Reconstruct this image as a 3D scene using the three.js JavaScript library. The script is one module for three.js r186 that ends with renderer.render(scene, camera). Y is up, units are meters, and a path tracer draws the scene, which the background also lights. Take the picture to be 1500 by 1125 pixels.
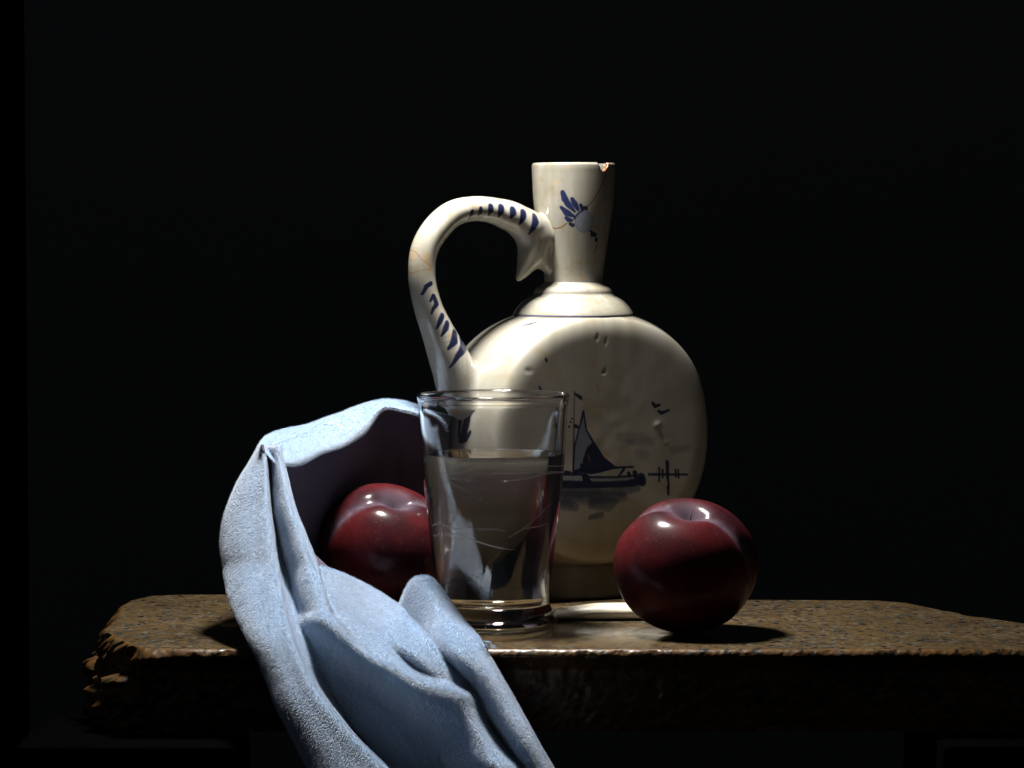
import * as THREE from 'three';
import { MarchingCubes } from 'three/addons/objects/MarchingCubes.js';
import { mergeGeometries, mergeVertices } from 'three/addons/utils/BufferGeometryUtils.js';

// ---------------------------------------------------------------- camera, light, exposure
const scene = new THREE.Scene();
const camera = new THREE.PerspectiveCamera(14, 4 / 3, 0.05, 30);
camera.position.set(0, 0.213, 1.64);
camera.rotation.set(-3.03 * Math.PI / 180, 0, 0);
const renderer = new THREE.WebGLRenderer();
renderer.toneMapping = THREE.LinearToneMapping;
renderer.toneMappingExposure = 33;
renderer.shadowMap.enabled = true;
scene.background = new THREE.Color(0.00052, 0.00058, 0.00066);

// one small lamp with a soft-edged beam, just above the frame
const key = new THREE.SpotLight(new THREE.Color(1, 0.97, 0.925), 0.084, 0, 45 * Math.PI / 180, 1, 2);
key.position.set(-0.052, 0.475, -0.040);
key.target.position.set(0.0, 0, 0.05);
key.castShadow = true; key.shadow.radius = 2; key.shadow.mapSize.set(2048, 2048);
scene.add(key, key.target);

// ---------------------------------------------------------------- helpers
function rng(seed) { let s = seed | 0; return () => { s = (s + 0x6d2b79f5) | 0; let t = Math.imul(s ^ (s >>> 15), 1 | s); t = (t + Math.imul(t ^ (t >>> 7), 61 | t)) ^ t; return ((t ^ (t >>> 14)) >>> 0) / 4294967296; }; }
const hash = (x, y, z) => { let h = Math.imul(x | 0, 374761393) + Math.imul(y | 0, 668265263) + Math.imul(z | 0, 2147483647 - 61); h = Math.imul(h ^ (h >>> 13), 1274126177); h = Math.imul(h ^ (h >>> 16), 0x2c1b3c6d); return ((h ^ (h >>> 15)) >>> 0) / 4294967296; };
const fade = (t) => t * t * (3 - 2 * t), mixf = (a, b, t) => a + (b - a) * t;
const smooth = (a, b, x) => { const t = Math.min(1, Math.max(0, (x - a) / (b - a))); return t * t * (3 - 2 * t); };
function noise(x, y, z = 0) {
  const X = Math.floor(x), Y = Math.floor(y), Z = Math.floor(z), u = fade(x - X), v = fade(y - Y), w = fade(z - Z);
  const l = (dz) => mixf(mixf(hash(X, Y, Z + dz), hash(X + 1, Y, Z + dz), u), mixf(hash(X, Y + 1, Z + dz), hash(X + 1, Y + 1, Z + dz), u), v);
  return mixf(l(0), l(1), w);
}
function fbm(x, y, z = 0, o = 4) { let a = 0.5, s = 0, n = 0; for (let i = 0; i < o; i++) { s += a * noise(x, y, z); n += a; a *= 0.5; x = x * 2.03 + 17.1; y = y * 2.03 + 9.7; z = z * 2.03 + 3.3; } return s / n; }
const smin = (a, b, k) => { const h = Math.max(k - Math.abs(a - b), 0) / k; return Math.min(a, b) - h * h * k * 0.25; };
// a grid of points fn(i / nu, j / nv) -> [x, y, z]; uv from uvf or the grid itself
function grid(nu, nv, fn, uvf, flip = false) {
  const p = [], uv = [], ix = [];
  for (let j = 0; j <= nv; j++) for (let i = 0; i <= nu; i++) {
    const q = fn(i / nu, j / nv); p.push(q[0], q[1], q[2]);
    const t = uvf ? uvf(i / nu, j / nv, q) : [i / nu, j / nv]; uv.push(t[0], t[1]);
  }
  const w = nu + 1;
  for (let j = 0; j < nv; j++) for (let i = 0; i < nu; i++) {
    const a = j * w + i, b = a + 1, c = a + w, d = c + 1;
    if (flip) ix.push(a, c, b, b, c, d); else ix.push(a, b, c, b, d, c);
  }
  const g = new THREE.BufferGeometry();
  g.setAttribute('position', new THREE.Float32BufferAttribute(p, 3));
  g.setAttribute('uv', new THREE.Float32BufferAttribute(uv, 2));
  g.setIndex(ix); g.computeVertexNormals();
  return g;
}
// average the normals across the u seam of a closed grid
function closeSeam(g, nu, nv) {
  const n = g.attributes.normal, v = new THREE.Vector3(), w = new THREE.Vector3();
  for (let j = 0; j <= nv; j++) {
    const a = j * (nu + 1), b = a + nu;
    v.fromBufferAttribute(n, a).add(w.fromBufferAttribute(n, b)).normalize();
    n.setXYZ(a, v.x, v.y, v.z); n.setXYZ(b, v.x, v.y, v.z);
  }
  return g;
}
function turned(profile, nu, sub = 1, uvf) {                 // a smooth turned profile of [r, y]
  const pts = sub > 1 ? new THREE.CatmullRomCurve3(profile.map((q) => new THREE.Vector3(q[0], q[1], 0)), false, 'centripetal').getPoints(profile.length * sub).map((v) => [Math.max(v.x, 0), v.y]) : profile;
  const nv = pts.length - 1;
  const g = grid(nu, nv, (u, v) => { const a = (u - 0.5) * 2 * Math.PI, q = pts[Math.round(v * nv)]; return [q[0] * Math.sin(a), q[1], q[0] * Math.cos(a)]; }, uvf);
  return closeSeam(g, nu, nv);
}
function mesh(name, g, m, parent) { const o = new THREE.Mesh(g, m); o.name = name; o.castShadow = o.receiveShadow = true; parent.add(o); return o; }
function thing(name, label, category, at, turn = 0) { const o = new THREE.Group(); o.name = name; o.position.set(...at); o.rotation.y = turn; o.userData = { label, category }; scene.add(o); return o; }
function struct(name, g, m) { const o = mesh(name, g, m, scene); o.userData.kind = 'structure'; return o; }
function tex(w, h, fn, srgb = false) {
  const d = new Uint8Array(w * h * 4);
  for (let y = 0; y < h; y++) for (let x = 0; x < w; x++) { const c = fn(x, y), o = (y * w + x) * 4; d[o] = c[0]; d[o + 1] = c[1]; d[o + 2] = c[2]; d[o + 3] = 255; }
  const t = new THREE.DataTexture(d, w, h); t.magFilter = t.minFilter = THREE.LinearFilter; t.wrapS = t.wrapT = THREE.RepeatWrapping;
  if (srgb) t.colorSpace = THREE.SRGBColorSpace; t.needsUpdate = true; return t;
}
const toS = (v) => 255 * (v <= 0.0031308 ? 12.92 * v : 1.055 * Math.pow(Math.min(v, 1), 1 / 2.4) - 0.055);
function canvasTex(w, h, draw) { const c = document.createElement('canvas'); c.width = w; c.height = h; draw(c.getContext('2d'), w, h); const t = new THREE.CanvasTexture(c); t.colorSpace = THREE.SRGBColorSpace; t.magFilter = THREE.LinearFilter; t.wrapS = THREE.RepeatWrapping; return t; }

// ---------------------------------------------------------------- setting: backdrop board, dark surround, supports
const backM = new THREE.MeshPhysicalMaterial({ color: new THREE.Color(0.115, 0.12, 0.122), roughness: 1, specularIntensity: 0.05 });
const darkM = new THREE.MeshPhysicalMaterial({ color: new THREE.Color(0.002, 0.0018, 0.0016), roughness: 1, specularIntensity: 0.02 });
{
  const g = new THREE.BoxGeometry(2.6, 2.2, 0.02); g.translate(1.3 - 0.371, 0.95 - 0.087, -0.76);
  struct('backdrop', g, backM);
  const w = new THREE.BoxGeometry(5, 4, 0.05); w.translate(0, 1.2, -1.6); struct('wall', w, darkM);
  const f = new THREE.BoxGeometry(5, 0.05, 4); f.translate(0, -0.8, 0); struct('floor', f, darkM);
}
const supM = new THREE.MeshPhysicalMaterial({ color: 0xffffff, roughness: 1, specularIntensity: 0.02, color: new THREE.Color(0.10, 0.10, 0.105), map: tex(256, 256, (x, y) => { const n = fbm(x / 9, y / 9, 3, 4), s = hash(x, y, 5) > 0.994 ? 60 : 0; const v = 16 + 26 * n + s; return [v * 0.36, v * 0.36, v * 0.38]; }, true) });
function block(w, h, d, seed) {                              // a worn block with chipped edges, base at y = 0
  const g = mergeVertices(new THREE.BoxGeometry(w, h, d, 60, 12, 50).deleteAttribute('normal').deleteAttribute('uv')), p = g.attributes.position;
  const uv = [];
  for (let i = 0; i < p.count; i++) {
    let x = p.getX(i), y = p.getY(i), z = p.getZ(i); const ex = w / 2 - Math.abs(x), ey = h / 2 - Math.abs(y), ez = d / 2 - Math.abs(z), near = [ex, ey, ez].sort((a, b) => a - b)[1];
    const k = Math.max(0, 1 - near / 0.004) * (0.0006 + 0.0022 * Math.pow(fbm(x * 160 + seed, y * 160, z * 160), 3));
    x -= Math.sign(x) * (ex < 0.001 ? k : 0); y -= Math.sign(y) * (ey < 0.001 ? k : 0); z -= Math.sign(z) * (ez < 0.001 ? k : 0);
    p.setXYZ(i, x, y + h / 2, z); uv.push(x * 6, (z + y) * 6);
  }
  g.setAttribute('uv', new THREE.Float32BufferAttribute(uv, 2)); g.computeVertexNormals(); return g;
}
{
  const a = mesh('support_block', block(0.108, 0.2, 0.092, 1), supM, scene); a.position.set(-0.188, -0.2425, 0.0925);
  a.userData = { label: 'dark worn block jutting out under the left end of the stone slab', category: 'block' };
  const b = mesh('support_block_001', block(0.15, 0.2, 0.15, 7), supM, scene); b.position.set(0.283, -0.2425, 0.062);
  b.userData = { label: 'dark worn block jutting out under the right end of the stone slab', category: 'block' };
}

// ---------------------------------------------------------------- granite slab
const graniteRaw = (() => {
  const W = 2048, H = 1024, M = 0.64 / W, C = 0.0025;       // 0.64 m x 0.32 m
  const nx = Math.round(0.64 / C), nz = Math.round(0.32 / C), wrap = (a, n) => ((a % n) + n) % n;
  const col = new Uint8Array(W * H * 3), rough = new Uint8Array(W * H);
  const kinds = [[0.30, 0.19, 0.085], [0.265, 0.163, 0.072], [0.35, 0.235, 0.115], [0.21, 0.137, 0.068], [0.022, 0.02, 0.02], [0.36, 0.31, 0.23], [0.13, 0.12, 0.105]];
  const pick = (r) => (r < 0.30 ? 0 : r < 0.52 ? 1 : r < 0.64 ? 2 : r < 0.78 ? 3 : r < 0.835 ? 4 : r < 0.92 ? 5 : 6);
  for (let y = 0; y < H; y++) for (let x = 0; x < W; x++) {
    const px = x * M, pz = y * M, wx = px + (noise(px * 500, pz * 500, 1) - 0.5) * 0.003, wz = pz + (noise(px * 500, pz * 500, 9) - 0.5) * 0.003;
    const cx = Math.floor(wx / C), cz = Math.floor(wz / C); let b1 = 9, id = 0;
    for (let dz = -1; dz <= 1; dz++) for (let dx = -1; dx <= 1; dx++) {
      const ax = wrap(cx + dx, nx), az = wrap(cz + dz, nz), jx = cx + dx + 0.1 + 0.8 * hash(ax, az, 1), jz = cz + dz + 0.1 + 0.8 * hash(ax, az, 2);
      const d = Math.hypot(wx / C - jx, wz / C - jz) * (0.75 + 0.5 * hash(ax, az, 4)); if (d < b1) { b1 = d; id = hash(ax, az, 3); }
    }
    const big = fbm(px * 34, pz * 60, 4, 3); id = Math.min(0.999, Math.max(0, id + (big - 0.5) * 0.55));
    const k = pick(id), c = kinds[k], g = 0.72 + 0.56 * fbm(px * 1100, pz * 1100, 2, 3), f = hash(x >> 1, y >> 1, 8) > 0.985 ? 0.35 : 1, o = y * W + x;
    for (let i = 0; i < 3; i++) col[o * 3 + i] = toS(c[i] * g * f * [0.31, 0.325, 0.34][i] * (0.80 + 0.5 * (fbm(px * 22, pz * 40, 21, 3) - 0.3)));
    rough[o] = k === 4 ? 66 : 30 + 30 * fbm(px * 260, pz * 260, 6, 3) + (noise(px * 60, pz * 60, 33) > 0.72 ? 14 : 0);
  }
  return { W, H, col, rough };
})();
const graniteMap = tex(graniteRaw.W, graniteRaw.H, (x, y) => { const o = (y * graniteRaw.W + x) * 3; return [graniteRaw.col[o], graniteRaw.col[o + 1], graniteRaw.col[o + 2]]; }, true);
const graniteRough = tex(graniteRaw.W, graniteRaw.H, (x, y) => { const v = graniteRaw.rough[y * graniteRaw.W + x]; return [v, v, v]; });
const polished = new THREE.MeshPhysicalMaterial({ map: graniteMap, roughnessMap: graniteRough, roughness: 1, ior: 1.5 });
const roughStone = new THREE.MeshPhysicalMaterial({ map: graniteMap, color: new THREE.Color(0.88, 0.63, 0.32), roughness: 0.36, specularIntensity: 0.8, ior: 1.5 });
{
  const slab = thing('granite_slab', 'thick speckled brown granite slab with a broken left end carrying the still life', 'slab', [0, 0, 0]);
  // outline seen from above, [x, z, how broken]
  const key = [[-0.1845, 0.1015, 0.7], [-0.165, 0.103, 0.12], [-0.10, 0.103, 0], [0, 0.103, 0], [0.1, 0.1032, 0], [0.2, 0.103, 0], [0.27, 0.103, 0], [0.36, 0.102, 0], [0.372, 0.09, 0.5], [0.37, 0.04, 0.6],
    [0.31, 0.000, 0.5], [0.2725, -0.002, 0.5], [0.256, -0.026, 0.5], [0.2475, -0.033, 0.5], [0.2455, -0.0445, 0.5], [0.238, -0.056, 0.5], [0.222, -0.090, 0.4], [0.205, -0.101, 0.2], [0.17, -0.1023, 0.1], [0.11, -0.104, 0], [0.09, -0.13, 0.1], [0.05, -0.178, 0.1], [0, -0.18, 0.1],
    [-0.05, -0.16, 0.1], [-0.08, -0.13, 0.1], [-0.11, -0.128, 0], [-0.19, -0.128, 0.1], [-0.207, -0.122, 0.4], [-0.217, -0.10, 0.5], [-0.219, -0.078, 0.6], [-0.2185, -0.06, 0.6], [-0.2155, -0.01, 0.7], [-0.2165, 0.03, 0.8], [-0.2105, 0.052, 1], [-0.204, 0.068, 1], [-0.197, 0.088, 1]];
  const N = 1500, line = [];
  let len = 0; const seg = key.map((k, i) => { const n = key[(i + 1) % key.length], l = Math.hypot(n[0] - k[0], n[1] - k[1]); len += l; return l; });
  for (let i = 0; i < N; i++) {
    let s = (i / N) * len, k = 0; while (s > seg[k]) s -= seg[k++];
    const a = key[k], b = key[(k + 1) % key.length], t = s / seg[k]; line.push([mixf(a[0], b[0], t), mixf(a[1], b[1], t), mixf(a[2], b[2], t)]);
  }
  for (let it = 0; it < 3; it++) { const c = line.map((q) => q.slice()); for (let i = 0; i < N; i++) { const a = c[(i + N - 1) % N], b = c[(i + 1) % N]; line[i] = [(a[0] + c[i][0] * 2 + b[0]) / 4, (a[1] + c[i][1] * 2 + b[1]) / 4, c[i][2]]; } }
  const out = line.map((q, i) => { const a = line[(i + N - 3) % N], b = line[(i + 3) % N], dx = b[0] - a[0], dz = b[1] - a[1], l = Math.hypot(dx, dz) || 1; return [dz / l * -1, dx / l]; });
  const sign = 1;
  const T = 0.0425, NV = 46;
  const side = (u, v) => {
    const i = Math.round(u * N) % N, [x, z, br] = line[i], [nx, nz] = out[i];
    // depth below the top and push outwards; the front is undercut below a rounded lip
    let d, o; const R = 0.0035;
    if (v < 0.2) { const a = (v / 0.2) * Math.PI / 2; d = R * (1 - Math.cos(a)); o = R * (Math.sin(a) - 1); } else { const t = (v - 0.2) / 0.8; d = R + t * (T - R); o = -0.010 * smooth(0, 0.2, t) * (0.35 + 0.65 * t) - 0.0018 * smooth(0, 0.06, t); }
    const front = smooth(0.6, 0.95, -nz * -1);
    if (front < 1) o = mixf(v < 0.2 ? o : -0.004 * ((v - 0.2) / 0.8), o, front);
    const q = [x * 1, -d, z];
    const lip = smooth(0.02, 0.12, v);
    o += lip * (fbm(q[0] * 330, q[1] * 330, q[2] * 330, 3) - 0.5) * 0.0012 + (noise(q[0] * 900, q[1] * 900, q[2] * 900) - 0.5) * 0.0005;
    o -= lip * smooth(0.60, 0.80, noise(q[0] * 170, q[1] * 90, q[2] * 170)) * 0.0008;
    if (br > 0) {
      const ridge = 1 - Math.abs(2 * fbm(q[0] * 70 + 3 + d * 30, q[1] * 45, q[2] * 70, 3) - 1), fine = 1 - Math.abs(2 * fbm(q[0] * 210 + 9, q[1] * 170, q[2] * 210, 3) - 1), flute = 1 - Math.abs(2 * noise(q[0] * 130 + q[2] * 130 + d * 60, d * 25, 7) - 1);
      const w = br * smooth(0.0, 0.25, v);
      o += w * ((ridge - 0.75) * 0.020 + (fine - 0.75) * 0.007 + (flute - 0.5) * 0.004 - 0.004 * smooth(0.3, 1, v));
      const tread = 0.006 + 0.022 * noise(u * 90, 3, 5), t2 = 0.016 + 0.022 * noise(u * 140, 9, 2);
      o += br * (0.0075 * smooth(0, 0.0035, d - tread) + 0.005 * smooth(0, 0.003, d - t2) - 0.004);
      d += w * 0.004 * smooth(0, 0.2, v) * (1 - v) * fine;
    }
    return [x + nx * o, -Math.min(d, T), z + nz * o];
  };
  let s = 0;
  const g = grid(N, NV, side, (u, v, q) => [u * len / 0.64, q[1] / 0.32 + 0.37], true);
  closeSeam(g, N, NV);
  const sh = (y, v, up) => {
    const ring = line.map((q, i) => side(i / N, v)), c = new THREE.ShapeGeometry(new THREE.Shape(ring.map((q) => new THREE.Vector2(q[0], -q[2]))));
    const p = c.attributes.position, uv = []; for (let i = 0; i < p.count; i++) { const x = p.getX(i), z = -p.getY(i); p.setXYZ(i, x, y, z); uv.push(x / 0.64 + 0.5, z / 0.32 + 0.5); }
    if (!up) { const ix = c.index.array; for (let i = 0; i < ix.length; i += 3) { const t = ix[i]; ix[i] = ix[i + 1]; ix[i + 1] = t; } }
    c.setAttribute('uv', new THREE.Float32BufferAttribute(uv, 2)); const n = new Float32Array(p.count * 3); for (let i = 0; i < p.count; i++) n[i * 3 + 1] = up ? 1 : -1; c.setAttribute('normal', new THREE.BufferAttribute(n, 3)); return c;
  };
  const nn = g.attributes.normal; for (let i = 0; i <= N; i++) nn.setXYZ(i, 0, 1, 0);
  mesh('polished_top', sh(0, 0, true), polished, slab);
  mesh('sawn_edge', g, roughStone, slab);
  mesh('underside', sh(-T, 1, false), roughStone, slab);
}

// ---------------------------------------------------------------- the jug
const JY = 0.0894, JR = 0.077, JD = 0.0372, INK = [12, 15, 40];
const jug = thing('jug', 'chipped cream glazed flask jug with loop handle and blue painted sailing boat', 'jug', [0.0348, 0, -0.13], 29.5 * Math.PI / 180);
const ink = (a = 1, c = INK) => `rgba(${c[0]},${c[1]},${c[2]},${a})`;
function glaze(ctx, w, h, seed, ppm) {                       // cream glaze with stains, crazing and pin holes
  const id = ctx.createImageData ? ctx.createImageData(w, h) : new ImageData(w, h), d = id.data;
  for (let y = 0; y < h; y++) for (let x = 0; x < w; x++) {
    const a = fbm(x / w * 12, y / h * 9, seed, 4), b = fbm(x / w * 40, y / h * 5, seed + 5, 3), st = 0.35 * smooth(0.55, 0.9, fbm(x / w * 22, y / h * 26, seed + 11, 4)), o = (y * w + x) * 4;
    d[o] = 144 + 14 * (a - 0.5) + 26 * (b - 0.5) - 16 * st; d[o + 1] = 140 + 16 * (a - 0.5) + 29 * (b - 0.5) - 32 * st; d[o + 2] = 128 + 22 * (a - 0.5) + 36 * (b - 0.5) - 58 * st; d[o + 3] = 255;
  }
  ctx.putImageData(id, 0, 0);
  const r = rng(seed * 91 + 7);
  ctx.lineWidth = 1;
  for (let i = 0; i < 260; i++) {
    let x = r() * w, y = r() * h, a = r() * 6.28; ctx.strokeStyle = `rgba(150,120,80,${0.05 + 0.13 * r() * r()})`; ctx.beginPath(); ctx.moveTo(x, y);
    for (let k = 0; k < 9; k++) { a += (r() - 0.5) * 0.5; x += Math.cos(a) * ppm * 0.003; y += Math.sin(a) * ppm * 0.003; ctx.lineTo(x, y); } ctx.stroke();
  }
  for (let i = 0; i < 26; i++) { ctx.fillStyle = `rgba(190,120,50,${0.15 + 0.25 * r()})`; ctx.beginPath(); ctx.ellipse(r() * w, r() * h, ppm * (0.0004 + 0.0011 * r()), ppm * (0.0005 + 0.0016 * r()), r(), 0, 7); ctx.fill(); }
}
// brush stroke made of overlapping dabs; to(p) gives canvas x, y and pixels per metre in both directions
let dabSeed = 1;
function brush(ctx, to, pts, radii, color) {
  const m = /rgba\((.*),([\d.]+)\)/.exec(color), a = Number(m[2]), r = rng(dabSeed++);
  for (const [keep, al, k] of [[1, a * 0.62, 1.0], [0.45, a * 0.35, 0.8], [0.4, a * 0.4, 0.72]]) {
    ctx.fillStyle = `rgba(${m[1]},${al})`; ctx.shadowColor = ctx.fillStyle; ctx.shadowBlur = 2.5; ctx.beginPath();
    for (let i = 0; i < Math.max(1, pts.length - 1); i++) for (let n = 0; n <= 24; n++) {
      if (r() > keep) continue;
      const t = n / 24, e = pts[i + 1] ?? pts[i], p = pts[i].map((v, c) => mixf(v, e[c], t)), rr = k * mixf(radii[i] ?? radii[radii.length - 1], radii[i + 1] ?? radii[radii.length - 1], t) * (0.92 + 0.16 * r()), [x, y, sx, sy] = to(p);
      ctx.moveTo(x + rr * sx, y); ctx.ellipse(x, y, rr * sx, rr * sy, 0, 0, 7);
    }
    ctx.fill();
  }
  ctx.shadowBlur = 0;
}
function area(ctx, to, pts, color) { ctx.fillStyle = color; ctx.beginPath(); pts.forEach((p, i) => { const n = pts[(i + 1) % pts.length]; for (let k = 0; k < 12; k++) { const q = to(p.map((v, a) => mixf(v, n[a], k / 12))); if (i + k) ctx.lineTo(q[0], q[1]); else ctx.moveTo(q[0], q[1]); } }); ctx.fill(); }

const dirTo = ([x, y, z]) => { const l = Math.hypot(x, y, z), ro = Math.hypot(x, z); return [(Math.atan2(x, z) / (2 * Math.PI) + 0.5) * 2048, Math.acos(y / l) / Math.PI * 1024, 2048 / (2 * Math.PI) / ro, 1024 / Math.PI / l]; };
const faceTo = ([x, y]) => { const q = dirTo([x, y, JD]), ro2 = x * x + JD * JD; q[2] = 2048 / (2 * Math.PI) * JD / ro2; return q; };
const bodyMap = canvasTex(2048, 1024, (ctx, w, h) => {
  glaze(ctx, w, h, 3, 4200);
  // the flat face is a little greyer and browner than the shoulder
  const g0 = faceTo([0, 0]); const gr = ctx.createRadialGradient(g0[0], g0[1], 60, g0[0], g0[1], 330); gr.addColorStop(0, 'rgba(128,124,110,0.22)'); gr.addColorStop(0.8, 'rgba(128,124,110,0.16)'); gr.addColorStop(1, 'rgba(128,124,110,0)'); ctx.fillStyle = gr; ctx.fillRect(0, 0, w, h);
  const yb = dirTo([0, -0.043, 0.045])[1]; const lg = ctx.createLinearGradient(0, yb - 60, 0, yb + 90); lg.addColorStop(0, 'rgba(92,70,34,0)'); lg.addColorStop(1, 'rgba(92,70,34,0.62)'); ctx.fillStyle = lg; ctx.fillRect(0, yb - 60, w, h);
  const F = (pts, r, a = 0.92) => brush(ctx, faceTo, pts, r, ink(a)), A = (pts, a, c) => area(ctx, faceTo, pts, ink(a, c));
  // clouds
  F([[0.0068, 0.00188], [0.02249, -0.00057], [0.02926, -0.00196]], [0.0025, 0.004, 0.002], 0.10); F([[0.04289, -0.00707], [0.05339, -0.00591]], [0.0025, 0.002], 0.12); F([[0.02026, -0.00778], [0.02477, -0.00871]], [0.003, 0.003], 0.08); F([[0.01352, -0.00141], [0.04514, 0.00211]], [0.002, 0.001], 0.07);
  // mast, pennant, rigging
  F([[-0.02134, 0.02783], [-0.02174, 0.00287], [-0.02211, -0.01834]], [0.00035, 0.0005, 0.0006]); F([[-0.0209, 0.02668], [-0.01716, 0.02431]], [0.0006, 0.0011]); F([[-0.02065, 0.00889], [-0.0189, 0.00807]], [0.0011, 0.0008]);
  F([[-0.02285, 0.01312], [-0.02294, 0.01298]], [0.0005]); F([[-0.02373, 0.01126], [-0.02382, 0.01111]], [0.0005]); F([[-0.02473, 0.00864], [-0.02482, 0.0085]], [0.0006]);
  // sail
  A([[-0.01547, 0.01668], [-0.01788, 0.0088], [-0.0213, -0.00245], [-0.02172, -0.01608], [-0.0171, -0.01702], [-0.00517, -0.01674], [0.00505, -0.01524], [-0.00252, -0.0096], [-0.00918, -0.00061], [-0.01361, 0.00638]], 0.55, [66, 76, 108]);
  A([[-0.01666, -0.01704], [-0.01579, -0.00948], [-0.01315, -0.00312], [-0.00962, -0.00059], [-0.00252, -0.0096], [0.00505, -0.01524], [-0.00517, -0.01712]], 0.9); A([[-0.01798, -0.01699], [-0.01755, -0.01169], [-0.01402, -0.01411], [-0.00871, -0.0166]], 0.9);
  F([[-0.01547, 0.01668], [-0.01788, 0.0088], [-0.0213, -0.00245], [-0.02194, -0.01607]], [0.0008, 0.0005, 0.0005, 0.0005]); F([[-0.01547, 0.01668], [-0.01361, 0.00638], [-0.00918, -0.00061], [-0.0023, -0.0098], [0.00505, -0.01524]], [0.0006, 0.0006, 0.0008, 0.0007, 0.0008]);
  F([[-0.0215, -0.01685], [-0.01666, -0.0159], [-0.01048, -0.01729], [-0.00428, -0.01677], [0.00461, -0.01522], [0.01691, -0.01532]], [0.0012, 0.0014, 0.001, 0.0008, 0.0006, 0.0006]);
  F([[0.01086, -0.01623], [0.0073, -0.02029]], [0.0009, 0.0005]);
  // hull
  A([[-0.03942, -0.01726], [-0.02676, -0.01777], [-0.0171, -0.01816], [-0.01048, -0.01995], [0.00551, -0.0206], [0.01805, -0.02035], [0.02254, -0.01938], [0.02525, -0.02179], [0.02481, -0.02523], [0.01941, -0.02577], [-0.00427, -0.02516], [-0.03942, -0.02368]], 0.35, [70, 80, 110]);
  F([[-0.03942, -0.01688], [-0.02676, -0.01777], [-0.0171, -0.01816], [-0.01048, -0.01995], [0.00551, -0.0206], [0.01805, -0.02035]], [0.0006]); F([[-0.03855, -0.02258], [-0.02193, -0.02347], [-0.00427, -0.0244], [0.01357, -0.02457], [0.02255, -0.02322]], [0.002, 0.0019, 0.0015, 0.0016, 0.002]);
  A([[-0.01666, -0.0178], [-0.01313, -0.01794], [-0.00959, -0.02341], [-0.01577, -0.02315]], 0.95); F([[0.02255, -0.02168], [0.02255, -0.02322]], [0.0026, 0.0028]); F([[0.014, -0.01903], [0.01445, -0.01982]], [0.0013]); F([[0.01804, -0.01881], [0.0185, -0.01998]], [0.0016]);
  F([[-0.0272, -0.01662], [-0.0237, -0.01695]], [0.001, 0.0007]); F([[-0.03681, -0.01548], [-0.03158, -0.01606]], [0.0012, 0.0008]);
  // reflection in the painted water
  for (const [pts, r, a] of [[[[-0.0368, -0.02605], [-0.01753, -0.02764], [0.00687, -0.02831], [0.02076, -0.02737]], [0.003, 0.0034, 0.003, 0.0016], 0.30], [[[-0.03288, -0.02925], [-0.00869, -0.03107], [0.01135, -0.03156]], [0.003, 0.0034, 0.002], 0.28], [[[-0.02806, -0.03362], [-0.01972, -0.03666]], [0.003, 0.0016], 0.26], [[[-0.01046, -0.03441], [0.00108, -0.03531], [0.00643, -0.03402]], [0.0024, 0.003, 0.0012], 0.30], [[[-0.01133, -0.04237], [-0.00335, -0.04122]], [0.001, 0.0014], 0.34], [[[-0.03287, -0.03265], [-0.0228, -0.03538]], [0.0016, 0.001], 0.2]]) F(pts, r, a);
  // birds
  F([[0.02943, 0.02031], [0.03147, 0.01833], [0.03463, 0.019]], [0.0006, 0.0011, 0.0005]); F([[0.03328, 0.01558], [0.03578, 0.01435], [0.04054, 0.01575]], [0.0006, 0.001, 0.0006]);
  // cross shaped buoy
  F([[0.02751, -0.01996], [0.04065, -0.02049], [0.05298, -0.02099]], [0.0008, 0.0006, 0.0006]); F([[0.03945, -0.0135], [0.03975, -0.02239], [0.04044, -0.0255], [0.04004, -0.02819], [0.04023, -0.03167]], [0.0012, 0.0009, 0.0006, 0.0009, 0.0007]);
  F([[0.0341, -0.01638], [0.03412, -0.02408]], [0.0006]); F([[0.03637, -0.01762], [0.03639, -0.02186]], [0.0006]); F([[0.04497, -0.01796], [0.04521, -0.02184]], [0.0006]); F([[0.0468, -0.01842], [0.04704, -0.02268]], [0.0006]);
  // upper left mark, pin holes and rust
  F([[-0.04336, 0.03069], [-0.04249, 0.02841], [-0.03945, 0.02795]], [0.0008, 0.0005, 0.0004]); F([[-0.03946, 0.046], [-0.03933, 0.04584]], [0.0008], 1);
  for (const p of [[-0.01226, -0.00809], [-0.01052, 0.00856], [-0.00658, 0.03047], [-0.0097, 0.0442], [-0.00075, -0.007]]) brush(ctx, faceTo, [p, [p[0] + 0.001, p[1] - 0.003]], [0.0008, 0.0005], 'rgba(170,95,40,0.35)');
  // marks on the shoulder and side
  const D = (pts, r, a = 0.92) => brush(ctx, dirTo, pts, r, ink(a));
  D([[-0.04193, 0.06333, 0.01268], [-0.03835, 0.06454, 0.01713], [-0.03387, 0.06642, 0.01923]], [0.0003, 0.0005, 0.0002], 0.75); D([[-0.0414, 0.06303, 0.01559], [-0.0365, 0.06564, 0.01696]], [0.0003, 0.0002], 0.7); D([[-0.03993, 0.06344, 0.0176], [-0.03467, 0.06605, 0.01909]], [0.0002, 0.0004], 0.7); D([[0.03521, 0.06569, 0.01941], [0.03812, 0.06377, 0.02131], [0.04102, 0.06146, 0.02324]], [0.0005, 0.0003, 0.0002], 0.6);
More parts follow.
